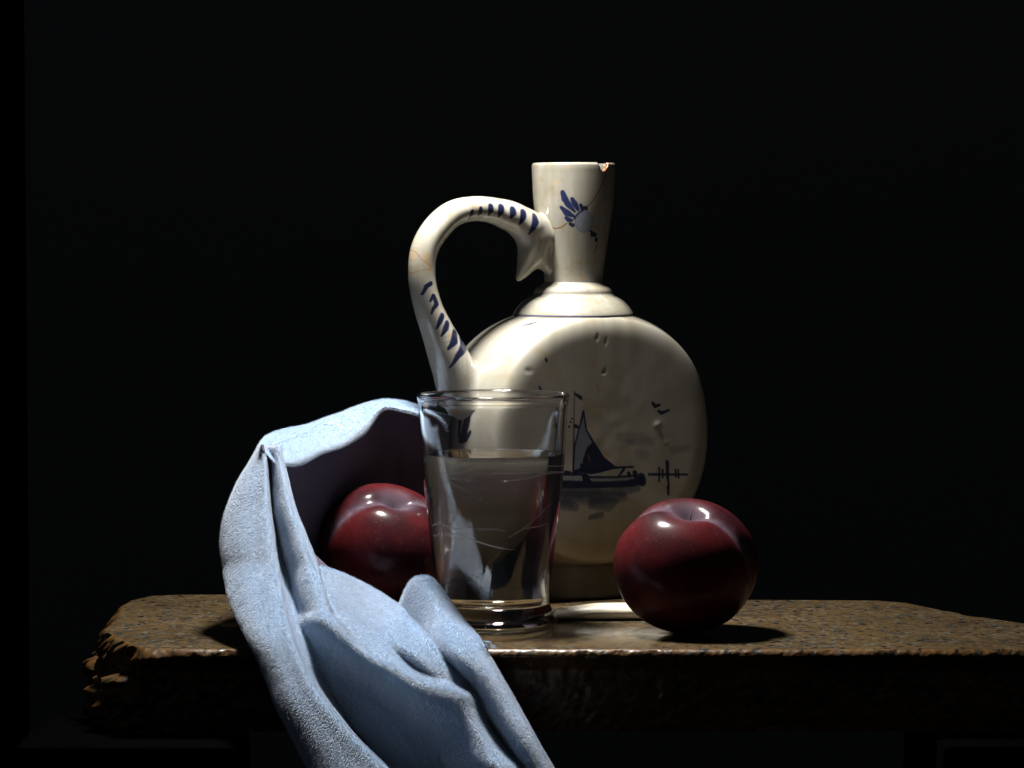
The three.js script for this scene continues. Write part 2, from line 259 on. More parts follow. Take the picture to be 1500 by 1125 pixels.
  D([[-0.07678, 0.00281, 0.00516], [-0.07568, 0.0106, 0.00947], [-0.07399, 0.01819, 0.01111]], [0.0026, 0.0032, 0.0014]); D([[-0.07689, 0.00406, 0.00061], [-0.0762, 0.01093, 0.00173], [-0.07541, 0.01547, 0.00187]], [0.0016, 0.0022, 0.001]); D([[-0.07696, 0.00113, 0.00232], [-0.0764, 0.00267, 0.00921], [-0.07549, 0.00631, 0.01382]], [0.0014, 0.0018, 0.001]); D([[-0.07695, 0.00151, 0.0023], [-0.07652, 0.0059, 0.00627]], [0.002, 0.002]);
});
const glazeMat = (map, extra = {}) => new THREE.MeshPhysicalMaterial({ map, roughness: 0.42, clearcoat: 1, clearcoatRoughness: 0.07, ior: 1.5, specularIntensity: 0.5, ...extra });
{ // body: a ball flattened on two opposite faces
  const NU = 320, NV = 200;
  const bumps = [[[0.03285, 0.00791], 0.0016, 0.0006], [[-0.00216, 0.03833], 0.0008, -0.0008], [[-0.00663, 0.05778], 0.0007, -0.0006], [[-0.00087, 0.05577], 0.0008, -0.0007], [[-0.05028, 0.04024], 0.0010, -0.0007], [[0.03832, -0.00228], 0.0005, 0.0004]];
  const g = grid(NU, NV, (u, v) => {
    const a = (u - 0.5) * 2 * Math.PI, t = Math.PI * (0.02 + 0.94 * v), dx = Math.sin(t) * Math.sin(a), dy = Math.cos(t), dz = Math.sin(t) * Math.cos(a);
    const hz = Math.hypot(dx, dz), ex = dy > 0 ? 2.4 : 2; let r = smin(0.0767 / Math.pow(Math.pow(hz, ex) + Math.pow(Math.abs(dy) * (dy > 0 ? 1.05 : 1), ex), 1 / ex), JD / Math.max(Math.abs(dz), 0.05), 0.009);
    r += 0.0003 * (fbm(dx * 4 + 5, dy * 4, dz * 4, 2) - 0.5);
    const p = [dx * r, dy * r, dz * r];
    if (dz > 0.3) for (const [c, s, h] of bumps) { const d2 = (p[0] - c[0]) ** 2 + (p[1] - c[1]) ** 2; p[2] += h * Math.exp(-d2 / (s * s)); }
    return [p[0], p[1] + JY, p[2]];
  }, (u, v) => [u, 1 - (0.02 + 0.94 * v)], true);
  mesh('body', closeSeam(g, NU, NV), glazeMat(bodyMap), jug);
}
const neckTo = ([a, y]) => [(a / (2 * Math.PI) + 0.5) * 1024, (1 - (y - 0.15) / 0.1) * 768, 1024 / (2 * Math.PI) / 0.0215, 7680];
const CHIP = [0.2491, 0.2424];
const neckMap = canvasTex(1024, 768, (ctx, w, h) => {
  glaze(ctx, w, h, 8, 7600);
  const D = (pts, r, a = 0.95, c = INK) => brush(ctx, neckTo, pts, r, ink(a, c));
  const blue = [18, 26, 66];
  D([[-0.808, 0.2278], [-0.753, 0.224], [-0.6628, 0.2206], [-0.5028, 0.2168]], [0.0012, 0.0018, 0.0016, 0.0006], 0.95, blue); D([[-0.574, 0.224], [-0.503, 0.221], [-0.4139, 0.2176]], [0.001, 0.0016, 0.0007], 0.95, blue); D([[-0.3603, 0.2206], [-0.3059, 0.2183]], [0.0008, 0.0012]); D([[-0.2323, 0.2191], [-0.2137, 0.2183]], [0.001]);
  D([[-0.8447, 0.2191], [-0.6984, 0.216], [-0.5204, 0.2141]], [0.001, 0.0018, 0.0007], 0.95, blue); D([[-0.7344, 0.2134], [-0.6624, 0.2122], [-0.5734, 0.2119]], [0.0009, 0.0013, 0.0007], 0.95, blue); D([[-0.6266, 0.21], [-0.5556, 0.2092]], [0.0009, 0.0011]);
  D([[-0.5203, 0.2126], [-0.4316, 0.2153], [-0.3058, 0.2176]], [0.0004, 0.0006, 0.0004]);
  const c = neckTo([-0.2504, 0.2111]); ctx.fillStyle = 'rgba(96,108,132,0.55)'; ctx.beginPath(); ctx.ellipse(c[0], c[1], 0.0052 * c[2], 0.0058 * c[3], 0, 0, 7); ctx.fill(); ctx.strokeStyle = ink(0.75, [60, 80, 125]); ctx.lineWidth = 3; ctx.stroke();
  D([[-0.0584, 0.2061], [0.0449, 0.2042], [0.1104, 0.2038]], [0.0006, 0.0012, 0.0012]); D([[0.1561, 0.2015], [0.1678, 0.2008]], [0.0011]); D([[-0.0178, 0.205], [0.0029, 0.2035]], [0.0008]); D([[0.2282, 0.2], [0.2039, 0.197], [0.1112, 0.1939]], [0.0003, 0.0003, 0.0002], 0.7);
  for (const p of [[[[0.3568, 0.239], [0.177, 0.2302], [-0.0596, 0.2225], [-0.195, 0.2195]], 0.9], [[[-0.7162, 0.2103], [-0.863, 0.208], [-1.0587, 0.2073], [-1.2571, 0.2088]], 0.75]]) D(p[0], [0.0004, 0.00035, 0.0003], p[1], [96, 58, 24]);
  D([[-1.5344, 0.2126], [-1.4119, 0.2103], [-1.257, 0.2084]], [0.0007, 0.0018, 0.0005], 0.95, [190, 112, 40]); D([[-1.8591, 0.2184], [-1.7362, 0.2153]], [0.0005, 0.0004], 0.7, [196, 130, 60]);
  for (const q of [[-0.999, 0.234], [-0.9596, 0.2328], [-1.4716, 0.2379], [-1.5698, 0.2329], [-0.6638, 0.2419], [-1.0998, 0.1935]]) D([q, [q[0] - 0.02, q[1] - 0.0016]], [0.0006, 0.0004], 0.3, [200, 140, 70]);
  // bare clay showing in the rim chip
  brush(ctx, neckTo, [[CHIP[0] - 0.13, CHIP[1] + 0.004], [CHIP[0], CHIP[1] - 0.0008], [CHIP[0] + 0.17, CHIP[1] + 0.003]], [0.0016, 0.0030, 0.0022], 'rgba(112,68,30,1)'); D([[CHIP[0] + 0.05, CHIP[1]], [CHIP[0] + 0.1, CHIP[1] + 0.001]], [0.001, 0.0006], 0.6, [120, 66, 24]);
});
{ // neck: tapering tube with a chipped rim, hollow
  const prof = [[0.0170, 0.1725], [0.0168, 0.1765], [0.0170, 0.182], [0.0180, 0.19], [0.0197, 0.201], [0.0213, 0.211], [0.0226, 0.221], [0.0233, 0.231], [0.0236, 0.238], [0.0237, 0.2418], [0.0235, 0.2434], [0.0228, 0.2442], [0.0218, 0.2442], [0.0210, 0.2432], [0.0206, 0.240], [0.0190, 0.22], [0.015, 0.20], [0.0135, 0.19], [0.0135, 0.178]];
  const pts = new THREE.CatmullRomCurve3(prof.map((q) => new THREE.Vector3(q[0], q[1], 0)), false, 'centripetal').getPoints(220), NU = 420, NV = pts.length - 1;
  const g = grid(NU, NV, (u, v) => {
    const a = (u - 0.5) * 2 * Math.PI, q = pts[Math.round(v * NV)]; let y = q.y, r = q.x;
    r *= 1 + 0.006 * Math.sin(2 * a + 1) + 0.003 * (fbm(a * 2 + 9, y * 60, 0, 2) - 0.5);
    const da = (a - CHIP[0]) / (a < CHIP[0] ? 0.17 : 0.20), cut = 0.2442 - 0.0048 * Math.max(0, 1 - da * da) * (0.85 + 0.3 * noise(a * 40, 3, 1));
    if (Math.abs(da) < 1 && y > cut) { const k = smooth(cut, 0.2445, y); y = cut + (noise(a * 60, r * 2000, 4) - 0.5) * 0.0009 + (0.0236 - r) * -0.25; r -= k * 0.0006; }
    return [r * Math.sin(a), y, r * Math.cos(a)];
  }, (u, v, q) => [u, (q[1] - 0.15) / 0.1]);
  mesh('neck', closeSeam(g, NU, NV), glazeMat(neckMap), jug);
}
const plainMap = canvasTex(1024, 512, (ctx, w, h) => glaze(ctx, w, h, 21, 4000));
{ // stepped collar between neck and body, with a blue line round its foot
  const prof = [[0.0160, 0.1790], [0.0171, 0.1768], [0.0190, 0.1752], [0.0212, 0.1738], [0.0222, 0.1722], [0.0226, 0.1706], [0.0234, 0.1696], [0.0258, 0.1684], [0.0288, 0.1662], [0.0316, 0.1632], [0.0335, 0.1602], [0.0340, 0.1585], [0.0335, 0.1572], [0.031, 0.156]];
  const collarMap = canvasTex(1024, 256, (ctx, w, h) => { glaze(ctx, w, h, 14, 4800); const r = rng(4); for (let x = 0; x < w; x += 2) { ctx.fillStyle = ink(0.72 + 0.2 * r(), [48, 54, 110]); const y = (1 - (0.15875 - 0.15) / 0.03) * h + Math.sin(x / 60) * 0.8; ctx.fillRect(x, y - 2.6, 2, 4.0 + 1.2 * r()); } });
  mesh('collar', turned(prof.slice().reverse(), 200, 5, (u, v, q) => [u, (q[1] - 0.15) / 0.03]), glazeMat(collarMap), jug);
  const foot = mesh('foot', turned([[0.0, 0.002], [0.030, 0.002], [0.033, 0.0006], [0.0375, 0.0004], [0.0392, 0.0015], [0.0396, 0.004], [0.0394, 0.012], [0.0392, 0.0185], [0.0388, 0.0200], [0.0390, 0.0212], [0.0393, 0.0226], [0.0385, 0.0245], [0.036, 0.026]], 160, 4), glazeMat(plainMap, { color: new THREE.Color(0.24, 0.205, 0.15), clearcoat: 0.15, clearcoatRoughness: 0.3, roughness: 0.6 }), jug); foot.scale.z = 0.86;  // brown foot, darkened further so its shade sits in the glaze colour
}
{ // handle: a loop of tapering clay with a curled spur, one blended surface
  const loop = [[[-0.07222, 0.11455], 0.0125], [[-0.07652, 0.12794], 0.0118], [[-0.08124, 0.13827], 0.0106], [[-0.08722, 0.15085], 0.0088], [[-0.09317, 0.16414], 0.0077], [[-0.09698, 0.1811], 0.0073], [[-0.09525, 0.19611], 0.0074], [[-0.08757, 0.20774], 0.0076], [[-0.07728, 0.21564], 0.0073], [[-0.06436, 0.2183], 0.0070], [[-0.05134, 0.21718], 0.0074], [[-0.03998, 0.21376], 0.0086], [[-0.02943, 0.2088], 0.0078], [[-0.02059, 0.20381], 0.0060]];
  const spur = [[[-0.02943, 0.20727], 0.0084], [[-0.02766, 0.19847], 0.0076], [[-0.02942, 0.19006], 0.0060], [[-0.03251, 0.18396], 0.0039], [[-0.03559, 0.17978], 0.0019]];
  const web = [[[-0.02413, 0.20075], 0.0064], [[-0.02235, 0.19078], 0.0046], [[-0.01791, 0.18538], 0.0026]];
  const cap = (p, a, b) => { const ax = a[0][0], ay = a[0][1], bx = b[0][0] - ax, by = b[0][1] - ay, t = Math.min(1, Math.max(0, ((p[0] - ax) * bx + (p[1] - ay) * by) / (bx * bx + by * by))); const zs = p[2] / mixf(1.18, 1.18, t); return Math.hypot(p[0] - ax - bx * t, p[1] - ay - by * t, zs) - mixf(a[1], b[1], t); };
  const fine = (ch, k) => new THREE.CatmullRomCurve3(ch.map((c) => new THREE.Vector3(c[0][0], c[0][1], c[1])), false, 'centripetal').getPoints(k).map((q) => [[q.x, q.y], q.z]);
  const chains = [fine(loop, 70), fine(spur, 26), fine(web, 18)];
  const sdf = (p) => { let d = 9; for (const ch of chains) { let e = 9; for (let i = 0; i < ch.length - 1; i++) e = Math.min(e, cap(p, ch[i], ch[i + 1])); d = smin(d, e, 0.006); } return d; };
  const rest = (p) => { const y = p[1] - JY, b = Math.min(0, 0) + Math.max(y > 0 ? Math.pow(Math.pow(Math.hypot(p[0], p[2]), 2.4) + Math.pow(y * 1.05, 2.4), 1 / 2.4) - 0.0767 : Math.hypot(p[0], y, p[2]) - 0.0767, Math.abs(p[2]) - JD) + 0.0012, r = mixf(0.0170, 0.0236, smooth(0.180, 0.236, p[1])), nk = Math.max(Math.hypot(p[0], p[2]) - r, 0.17 - p[1]) + 0.0010; return Math.min(b, nk); };
  const whole = (p) => smin(sdf(p), rest(p), 0.0055);
  const R = 132, lo = [-0.118, 0.098, -0.066], S = 0.14; // world box of S metres
  const mc = new MarchingCubes(R, new THREE.MeshStandardMaterial(), false, false, 400000); mc.isolation = 0;
  for (let k = 0; k < R; k++) for (let j = 0; j < R; j++) for (let i = 0; i < R; i++) mc.field[i + j * R + k * R * R] = -whole([lo[0] + S * i / R, lo[1] + S * j / R, lo[2] + S * k / R]);
  mc.update();
  const n = mc.count, p = [], uv = [], nor = [], v = [0, 0, 0], e = 0.0009;
  for (let i = 0; i < n; i++) {
    if (i % 3 === 0) { let far = 0; for (let k = 0; k < 3; k++) { const t = [0, 1, 2].map((c) => lo[c] + S * ((mc.positionArray[(i + k) * 3 + c] + 1) / 2)); if (sdf(t) > rest(t) + 0.0055) far++; } if (far === 3) { i += 2; continue; } }
    for (let c = 0; c < 3; c++) v[c] = lo[c] + S * ((mc.positionArray[i * 3 + c] + 1) / 2);
    p.push(...v); uv.push((v[0] + 0.12) / 0.12, (v[1] - 0.11) / 0.13);
    const g = [0, 1, 2].map((c) => { const a = v.slice(), b = v.slice(); a[c] += e; b[c] -= e; return whole(a) - whole(b); }), l = Math.hypot(...g) || 1; nor.push(g[0] / l, g[1] / l, g[2] / l);
  }
  const g = new THREE.BufferGeometry(); g.setAttribute('position', new THREE.Float32BufferAttribute(p, 3)); g.setAttribute('uv', new THREE.Float32BufferAttribute(uv, 2)); g.setAttribute('normal', new THREE.Float32BufferAttribute(nor, 3));
  const hTo = ([x, y]) => [(x + 0.12) / 0.12 * 1024, (1 - (y - 0.11) / 0.13) * 1108, 8533, 8523];
  const map = canvasTex(1024, 1108, (ctx, w, h) => {
    glaze(ctx, w, h, 31, 8500);
    const D = (pts, r) => { brush(ctx, hTo, pts, r.map((a) => a * 1.25), ink(0.4, [30, 42, 86])); brush(ctx, hTo, pts, r, ink(0.95)); };
    D([[-0.06977, 0.21714], [-0.07021, 0.21526], [-0.07107, 0.213]], [0.0009, 0.001, 0.0005]); D([[-0.06439, 0.21866], [-0.06461, 0.21639], [-0.06547, 0.21451]], [0.001, 0.0012, 0.0004]); D([[-0.05813, 0.2198], [-0.05813, 0.21791], [-0.059, 0.21489]], [0.0014, 0.0016, 0.0006]); D([[-0.05163, 0.21943], [-0.05184, 0.21716], [-0.05293, 0.21414]], [0.0016, 0.0018, 0.0006]);
    D([[-0.04466, 0.21812], [-0.04466, 0.21603], [-0.04597, 0.21338]], [0.0016, 0.0018, 0.0006]); D([[-0.03811, 0.21642], [-0.03855, 0.21376], [-0.0403, 0.20997]], [0.0018, 0.0018, 0.0006]); D([[-0.03087, 0.21452], [-0.03109, 0.2111], [-0.03416, 0.20464]], [0.0014, 0.0020, 0.0007]);
    D([[-0.09586, 0.17747], [-0.09841, 0.176], [-0.10032, 0.17153]], [0.0012, 0.0011, 0.0006]); D([[-0.0946, 0.17072], [-0.0963, 0.16774]], [0.001, 0.0006]); D([[-0.09418, 0.17071], [-0.09248, 0.16619], [-0.09461, 0.1636], [-0.09547, 0.16098]], [0.001, 0.0014, 0.0009, 0.0005]);
    D([[-0.08909, 0.15976], [-0.09037, 0.15753], [-0.0925, 0.15268]], [0.0014, 0.0015, 0.0005]); D([[-0.08611, 0.15558], [-0.08739, 0.15297], [-0.08996, 0.14851]], [0.0015, 0.0016, 0.0005]); D([[-0.08142, 0.15023], [-0.08271, 0.14574], [-0.08656, 0.1413]], [0.0018, 0.0022, 0.0006]); D([[-0.07585, 0.14674], [-0.07628, 0.14222], [-0.08143, 0.13742], [-0.08529, 0.13111]], [0.0020, 0.0026, 0.0014, 0.0004]);
    for (const q of [[-0.10429, 0.19436], [-0.09838, 0.19246], [-0.0967, 0.18758]]) brush(ctx, hTo, [q, [q[0] + 0.0005, q[1] - 0.004]], [0.0022, 0.0009], 'rgba(170,130,80,0.28)');
    for (const pts of [[[-0.10345, 0.19622], [-0.10092, 0.1906], [-0.095, 0.18607]], [[-0.10558, 0.18242], [-0.10178, 0.18463], [-0.09585, 0.18533]], [[-0.02889, 0.2031], [-0.02757, 0.19928], [-0.028, 0.19547]]]) brush(ctx, hTo, pts, [0.0003], 'rgba(120,88,50,0.5)');
  });
  mesh('handle', g, glazeMat(map), jug);
}

// ---------------------------------------------------------------- drinking glass and its water
const GX = -0.00986, GZ = 0.00668;
const glassMat = new THREE.MeshPhysicalMaterial({ color: 0xffffff, roughness: 0.0, transmission: 1, thickness: 0.003, ior: 1.5 });
const waterMat = new THREE.MeshPhysicalMaterial({ color: 0xffffff, roughness: 0.0, transmission: 1, thickness: 0.06, ior: 1.33, attenuationColor: new THREE.Color(0.70, 0.72, 0.68), attenuationDistance: 0.09 });
const inner = [[0.0, 0.0115], [0.012, 0.0113], [0.022, 0.0113], [0.0255, 0.0116], [0.0269, 0.0128], [0.0275, 0.0150], [0.0281, 0.0200], [0.0292, 0.0300], [0.0312, 0.0450], [0.0332, 0.0600], [0.0348, 0.0750], [0.0358, 0.0900], [0.0366, 0.1050], [0.0371, 0.1165]];
const innerR = (y) => { for (let i = 4; i < inner.length - 1; i++) if (y <= inner[i + 1][1]) return mixf(inner[i][0], inner[i + 1][0], (y - inner[i][1]) / (inner[i + 1][1] - inner[i][1])); return 0.0371; };
const outerP = [[0.0000, 0.0006], [0.020, 0.0005], [0.0255, 0.0003], [0.0283, 0.0002], [0.0303, 0.0012], [0.0312, 0.0035], [0.0311, 0.0070], [0.0304, 0.0092], [0.0296, 0.0108], [0.0294, 0.0130], [0.0298, 0.0180], [0.0309, 0.0280], [0.0327, 0.0420], [0.0345, 0.0560], [0.0362, 0.0720], [0.0375, 0.0880], [0.0384, 0.1020], [0.0391, 0.1150]];
const outerR = (y) => { for (let i = 9; i < outerP.length - 1; i++) if (y <= outerP[i + 1][1]) return mixf(outerP[i][0], outerP[i + 1][0], (y - outerP[i][1]) / (outerP[i + 1][1] - outerP[i][1])); return 0.039; };
const glass = thing('drinking_glass', 'clear tapered drinking glass two thirds full standing before the jug', 'glass', [GX, 0.0003, GZ]);
{
  const prof = [...outerP, [0.0396, 0.1180], [0.03985, 0.1192], [0.0399, 0.1202], [0.0394, 0.1211], [0.0385, 0.1213], [0.0376, 0.1208], [0.0371, 0.1196], ...inner.slice().reverse()];
  mesh('tumbler', turned(prof, 160, 6), glassMat, glass);
  // engraved lines on the wall, with bright strips painted for reflections and caustics
  const cut = new THREE.MeshPhysicalMaterial({ color: new THREE.Color(0.8, 0.8, 0.78), roughness: 0.7, transparent: true, opacity: 0.10 }), bright = new THREE.MeshPhysicalMaterial({ color: new THREE.Color(0.9, 0.9, 0.88), roughness: 0.4, transparent: true, opacity: 0.38 });
  const lines = [[[[-0.9842, 0.0825], [-0.638, 0.0882], [-0.2105, 0.0901]], 0.0006, 0], [[[-0.9155, 0.0813], [-0.4133, 0.0829], [-0.0172, 0.0888]], 0.0006, 0], [[[-0.8835, 0.0803], [-0.4134, 0.0787], [-0.1327, 0.0782]], 0.0004, 0], [[[-0.8835, 0.0792], [-0.5445, 0.0757], [-0.3103, 0.0725]], 0.0004, 0], [[[-0.9156, 0.0784], [-0.701, 0.0726], [-0.5449, 0.0651]], 0.0005, 0], [[[-0.9492, 0.078], [-0.9002, 0.065], [-0.885, 0.0537]], 0.0010, 0], [[[-1.022, 0.0782], [-0.9163, 0.0668], [-0.7957, 0.0547]], 0.0006, 0],
    [[[-1.3591, 0.0872], [-1.0615, 0.0866], [-0.9489, 0.0826]], 0.0006, 0], [[[-1.2117, 0.0527], [-0.917, 0.0551], [-0.6393, 0.0522], [-0.4141, 0.0491]], 0.0007, 0], [[[-1.2123, 0.0477], [-0.7682, 0.0498], [-0.5005, 0.049]], 0.0009, 0], [[[-0.4785, 0.049], [-0.2112, 0.0466], [0.0784, 0.0438], [0.3956, 0.0421]], 0.00032, 1], [[[-0.9869, 0.0435], [-0.84, 0.0376], [-0.5458, 0.0334]], 0.0008, 0], [[[-1.0257, 0.0285], [-0.7968, 0.032], [-0.5459, 0.0327]], 0.0009, 0],
    [[[-0.6393, 0.0515], [-0.1137, 0.0536], [0.1751, 0.0529]], 0.0005, 0], [[[0.224, 0.0487], [0.5358, 0.0546], [0.8526, 0.0623], [1.0574, 0.066]], 0.00025, 1], [[[0.4806, 0.0533], [0.7815, 0.054], [0.9476, 0.055]], 0.0003, 1], [[[0.5697, 0.0675], [0.8525, 0.0694], [1.1217, 0.0729]], 0.00025, 0], [[[0.1752, 0.0873], [0.5926, 0.0858], [1.5535, 0.0835]], 0.0003, 1], [[[0.0019, 0.0824], [0.3747, 0.0822], [0.8521, 0.0821], [1.5537, 0.0802]], 0.0003, 1], [[[0.1557, 0.0782], [0.4804, 0.0793], [0.8522, 0.0811], [1.5542, 0.0802]], 0.0003, 1]];
  for (const [pts, r, b] of lines) {
    const c = new THREE.CatmullRomCurve3(pts.map(([a, y]) => new THREE.Vector3(a, y, 0)));
    const g = grid(40, 4, (u, v) => { const q = c.getPoint(u), t = c.getTangent(u), R = outerR(q.y), wd = r * (0.25 + Math.sin(Math.PI * Math.min(1, 0.06 + u * 0.92))), s = (v - 0.5) * 2 * wd, a = q.x - t.y * s / Math.hypot(t.x * R, t.y) , y = q.y + t.x * R * s / Math.hypot(t.x * R, t.y), rr = outerR(y) + 0.00012; return [rr * Math.sin(a), y, rr * Math.cos(a)]; });
    mesh('engraving_and_glint', g, b ? bright : cut, glass);
  }
}
const water = thing('water', 'clear still water with small bubbles filling the drinking glass', 'water', [GX, 0.0003, GZ]);
{
  const L = 0.0898, e = 0.0004, prof = [[0, 0.0111], [0.012, 0.0109], [0.022, 0.0109], [0.0258, 0.0112], [0.0272, 0.0126]];
  for (let y = 0.015; y < L - 0.0005; y += 0.0025) prof.push([innerR(y) + e, y]);
  const rt = innerR(L) + e; prof.push([rt, L + 0.0004], [rt - 0.0005, L + 0.00025], [rt - 0.0014, L + 0.00004], [rt - 0.004, L], [0.02, L], [0, L]);
  mesh('water_body', turned(prof, 160, 1), waterMat, water);
  const r = rng(77), bs = [], sp = new THREE.SphereGeometry(1, 8, 6);
  for (let i = 0; i < 46; i++) { const y = 0.02 + 0.066 * r(), a = (i < 34 ? 0.1 + 0.9 * (r() - 0.25) : (r() - 0.5) * 2.4), R = innerR(y) - 0.0006, s = 0.00013 + 0.00022 * r() * r(); const g = sp.clone(); g.scale(s, s, s); g.translate(R * Math.sin(a), y, R * Math.cos(a)); bs.push(g); }
  const b = mesh('bubbles', mergeGeometries(bs), new THREE.MeshPhysicalMaterial({ color: new THREE.Color(0.9, 0.9, 0.88), roughness: 0.15, metalness: 0.9 }), water); b.userData.kind = 'stuff';
}

// ---------------------------------------------------------------- cream handled utensil
{
  const k = thing('cutlery_handle', 'slim cream handle with bright metal collar lying between glass and right plum', 'utensil', [0.0215, 0, -0.0125], 0.06);
  const cream = new THREE.MeshPhysicalMaterial({ roughness: 0.45, clearcoat: 0.25, clearcoatRoughness: 0.25, map: tex(256, 64, (x, y) => { const n = fbm(x / 60, y / 3, 2, 3); return [212 + 26 * (n - 0.5), 203 + 28 * (n - 0.5), 182 + 32 * (n - 0.5)]; }, true) });
  const len = 0.064, w = (u) => 0.0055 + 0.0023 * smooth(0, 0.5, u) - 0.004 * smooth(0.85, 1, u) * smooth(0.85, 1.05, u), h = (u) => 0.0031 + 0.0013 * smooth(0, 0.42, u);
  const end = (u) => Math.sqrt(Math.max(0, Math.min(1, (1 - u) / 0.07) * (2 - Math.min(1, (1 - u) / 0.07)))) * Math.sqrt(Math.min(1, 0.2 + u / 0.05));
  const g = grid(60, 28, (u, v) => { const a = v * 2 * Math.PI, e = end(u); return [u * len, 0.00005 + h(0.42) * (u < 0.42 ? h(u) / h(0.42) : 1) * 1 + h(u) * e * Math.cos(a) , w(u) * e * Math.sin(a)]; }, undefined, true);
  mesh('handle', g, cream, k);
  const steel = new THREE.MeshPhysicalMaterial({ color: new THREE.Color(0.62, 0.62, 0.62), metalness: 1, roughness: 0.16 });
  const col = turned([[0, -0.0024], [0.0020, -0.0024], [0.0025, -0.0018], [0.0026, -0.0009], [0.0023, 0.0], [0.0027, 0.0008], [0.0026, 0.0018], [0.0018, 0.0024], [0, 0.0024]], 40, 3); col.rotateZ(Math.PI / 2); col.translate(-0.0012, 0.00275, 0.0005);
  mesh('collar', col, steel, k);
  const sh = turned([[0, -0.012], [0.0011, -0.012], [0.0014, 0], [0, 0.0]], 24); sh.rotateZ(-Math.PI / 2); sh.translate(-0.001, 0.0024, 0.0005);
  mesh('shank', sh, steel, k);
}

// ---------------------------------------------------------------- plums
const plumMat = (seed, p0) => new THREE.MeshPhysicalMaterial({ roughness: 0.5, clearcoat: 0.15, clearcoatRoughness: 0.18, specularIntensity: 0.05, map: (() => {
  const r = rng(seed), W = 1024, H = 512, s = new Float32Array(W * H);
  for (let i = 0; i < 1500; i++) { const x = Math.floor(r() * W), y = Math.floor(Math.acos(1 - 2 * r()) / Math.PI * H), k = 0.25 + 0.75 * r() * r(), big = r() > 0.45; for (let dy = 0; dy <= (big ? 1 : 0); dy++) for (let dx = 0; dx <= (big ? 1 : 0); dx++) s[Math.min(H - 1, y + dy) * W + (x + dx) % W] = k; }
  return tex(W, H, (x, y) => {
    const a = (x / W - 0.5) * 2 * Math.PI, t = (1 - y / H) * Math.PI, X = Math.sin(t) * Math.sin(a), Y = Math.cos(t), Z = Math.sin(t) * Math.cos(a);
    const n = fbm(X * 2.2 + seed, Y * 2.2, Z * 2.2, 4), f = fbm(X * 14, Y * 14, Z * 14 + seed, 3), red = smooth(0.15, 0.8, n);
    let c = [mixf(0.018, 0.050, red), mixf(0.004, 0.0055, red), mixf(0.006, 0.0065, red)];
    const lobe = Math.abs(Math.sin((a - p0))) * Math.sin(t), g = Math.exp(-((lobe / 0.10) ** 2)) * (Y > -0.4 ? 1 : 0) * smooth(-0.4, 0.5, Y) * (0.55 + 0.9 * (f - 0.35)), dim = Math.exp(-(((1 - Y) / 0.05) ** 2)), haze = smooth(0.5, 0.8, fbm(X * 5, Y * 5 + 4, Z * 5 + seed, 4)) * 0.02, bl = Math.min(0.75, 0.62 * Math.max(g, dim * 0.8) + haze);
    c = c.map((v, i) => mixf(v * (0.8 + 0.4 * f), [0.11, 0.095, 0.125][i], bl));
    const k = s[y * W + x] * 0.5; c = c.map((v, i) => mixf(v, [0.38, 0.17, 0.10][i], k));
    return c.map(toS);
  }, true);
})() });
function plum(name, label, at, R, p0, tilt, seed, sq) {
  const o = thing(name, label, 'plum', at), NU = 260, NV = 180;
  const g = grid(NU, NV, (u, v) => {
    const a = (u - 0.5) * 2 * Math.PI, t = v * Math.PI, st = Math.sin(t), ct = Math.cos(t);
    let r = R * (1 + 0.02 * (fbm(st * Math.sin(a) * 1.6 + seed, ct * 1.6, st * Math.cos(a) * 1.6, 2) - 0.5));
    const side = Math.cos(a - p0) > 0 ? 1 : 0.75, w = 0.13 + 0.05 * st, lobe = Math.abs(Math.sin(a - p0)) * st;
    r -= R * 0.080 * side * Math.exp(-((lobe / w) ** 2)) * smooth(-0.75, 0.3, ct);       // suture
    r -= R * 0.20 * Math.exp(-((t / 0.24) ** 2)) + R * 0.07 * Math.exp(-((t / 0.5) ** 2)); // stem hollow
    r -= R * 0.05 * Math.exp(-(((Math.PI - t) / 0.4) ** 2));
    return [r * st * Math.sin(a), r * ct * sq, r * st * Math.cos(a)];
  }, (u, v) => [u, 1 - v], true);
  closeSeam(g, NU, NV);
  const q = new THREE.Quaternion().setFromEuler(new THREE.Euler(tilt[0], 0, tilt[1])); g.applyQuaternion(q);
  g.computeBoundingBox(); g.translate(0, -g.boundingBox.min.y + 0.0002, 0);
  mesh('flesh', g, plumMat(seed, p0), o);
  return o;
}
plum('plum', 'dark red plum standing alone in the open to the right of the glass', [0.0895, 0, 0.037], 0.0371, 1.15, [0.36, -0.03], 5, 0.94);
plum('plum_001', 'dark red plum sheltered under the blue cloth at the left of the glass', [-0.0695, 0, -0.057], 0.0366, -1.2, [0.42, -0.26], 12, 0.93);

// ---------------------------------------------------------------- velvet cloth
const cloth = thing('velvet_cloth', 'pale blue velvet cloth arched over a plum and hanging over the slab edge', 'cloth', [0, 0, 0]);
const cat = (p0, p1, p2, p3, t) => { const t2 = t * t, t3 = t2 * t; return 0.5 * (2 * p1 + (p2 - p0) * t + (2 * p0 - 5 * p1 + 4 * p2 - p3) * t2 + (3 * p1 - p0 - 3 * p2 + p3) * t3); };
function net(rows, u, v) {                                  // smooth surface through a net of points
  const nr = rows.length - 1, nc = rows[0].length - 1, fu = Math.min(u * nc, nc - 1e-6), fv = Math.min(v * nr, nr - 1e-6), i = Math.floor(fu), j = Math.floor(fv), cl = (k, n) => Math.min(n, Math.max(0, k)), o = [0, 0, 0];
  for (let c = 0; c < 3; c++) { const q = []; for (let b = -1; b < 3; b++) { const r = rows[cl(j + b, nr)]; q.push(cat(r[cl(i - 1, nc)][c], r[cl(i, nc)][c], r[cl(i + 1, nc)][c], r[cl(i + 2, nc)][c], fu - i)); } o[c] = cat(q[0], q[1], q[2], q[3], fv - j); }
  return o;
}
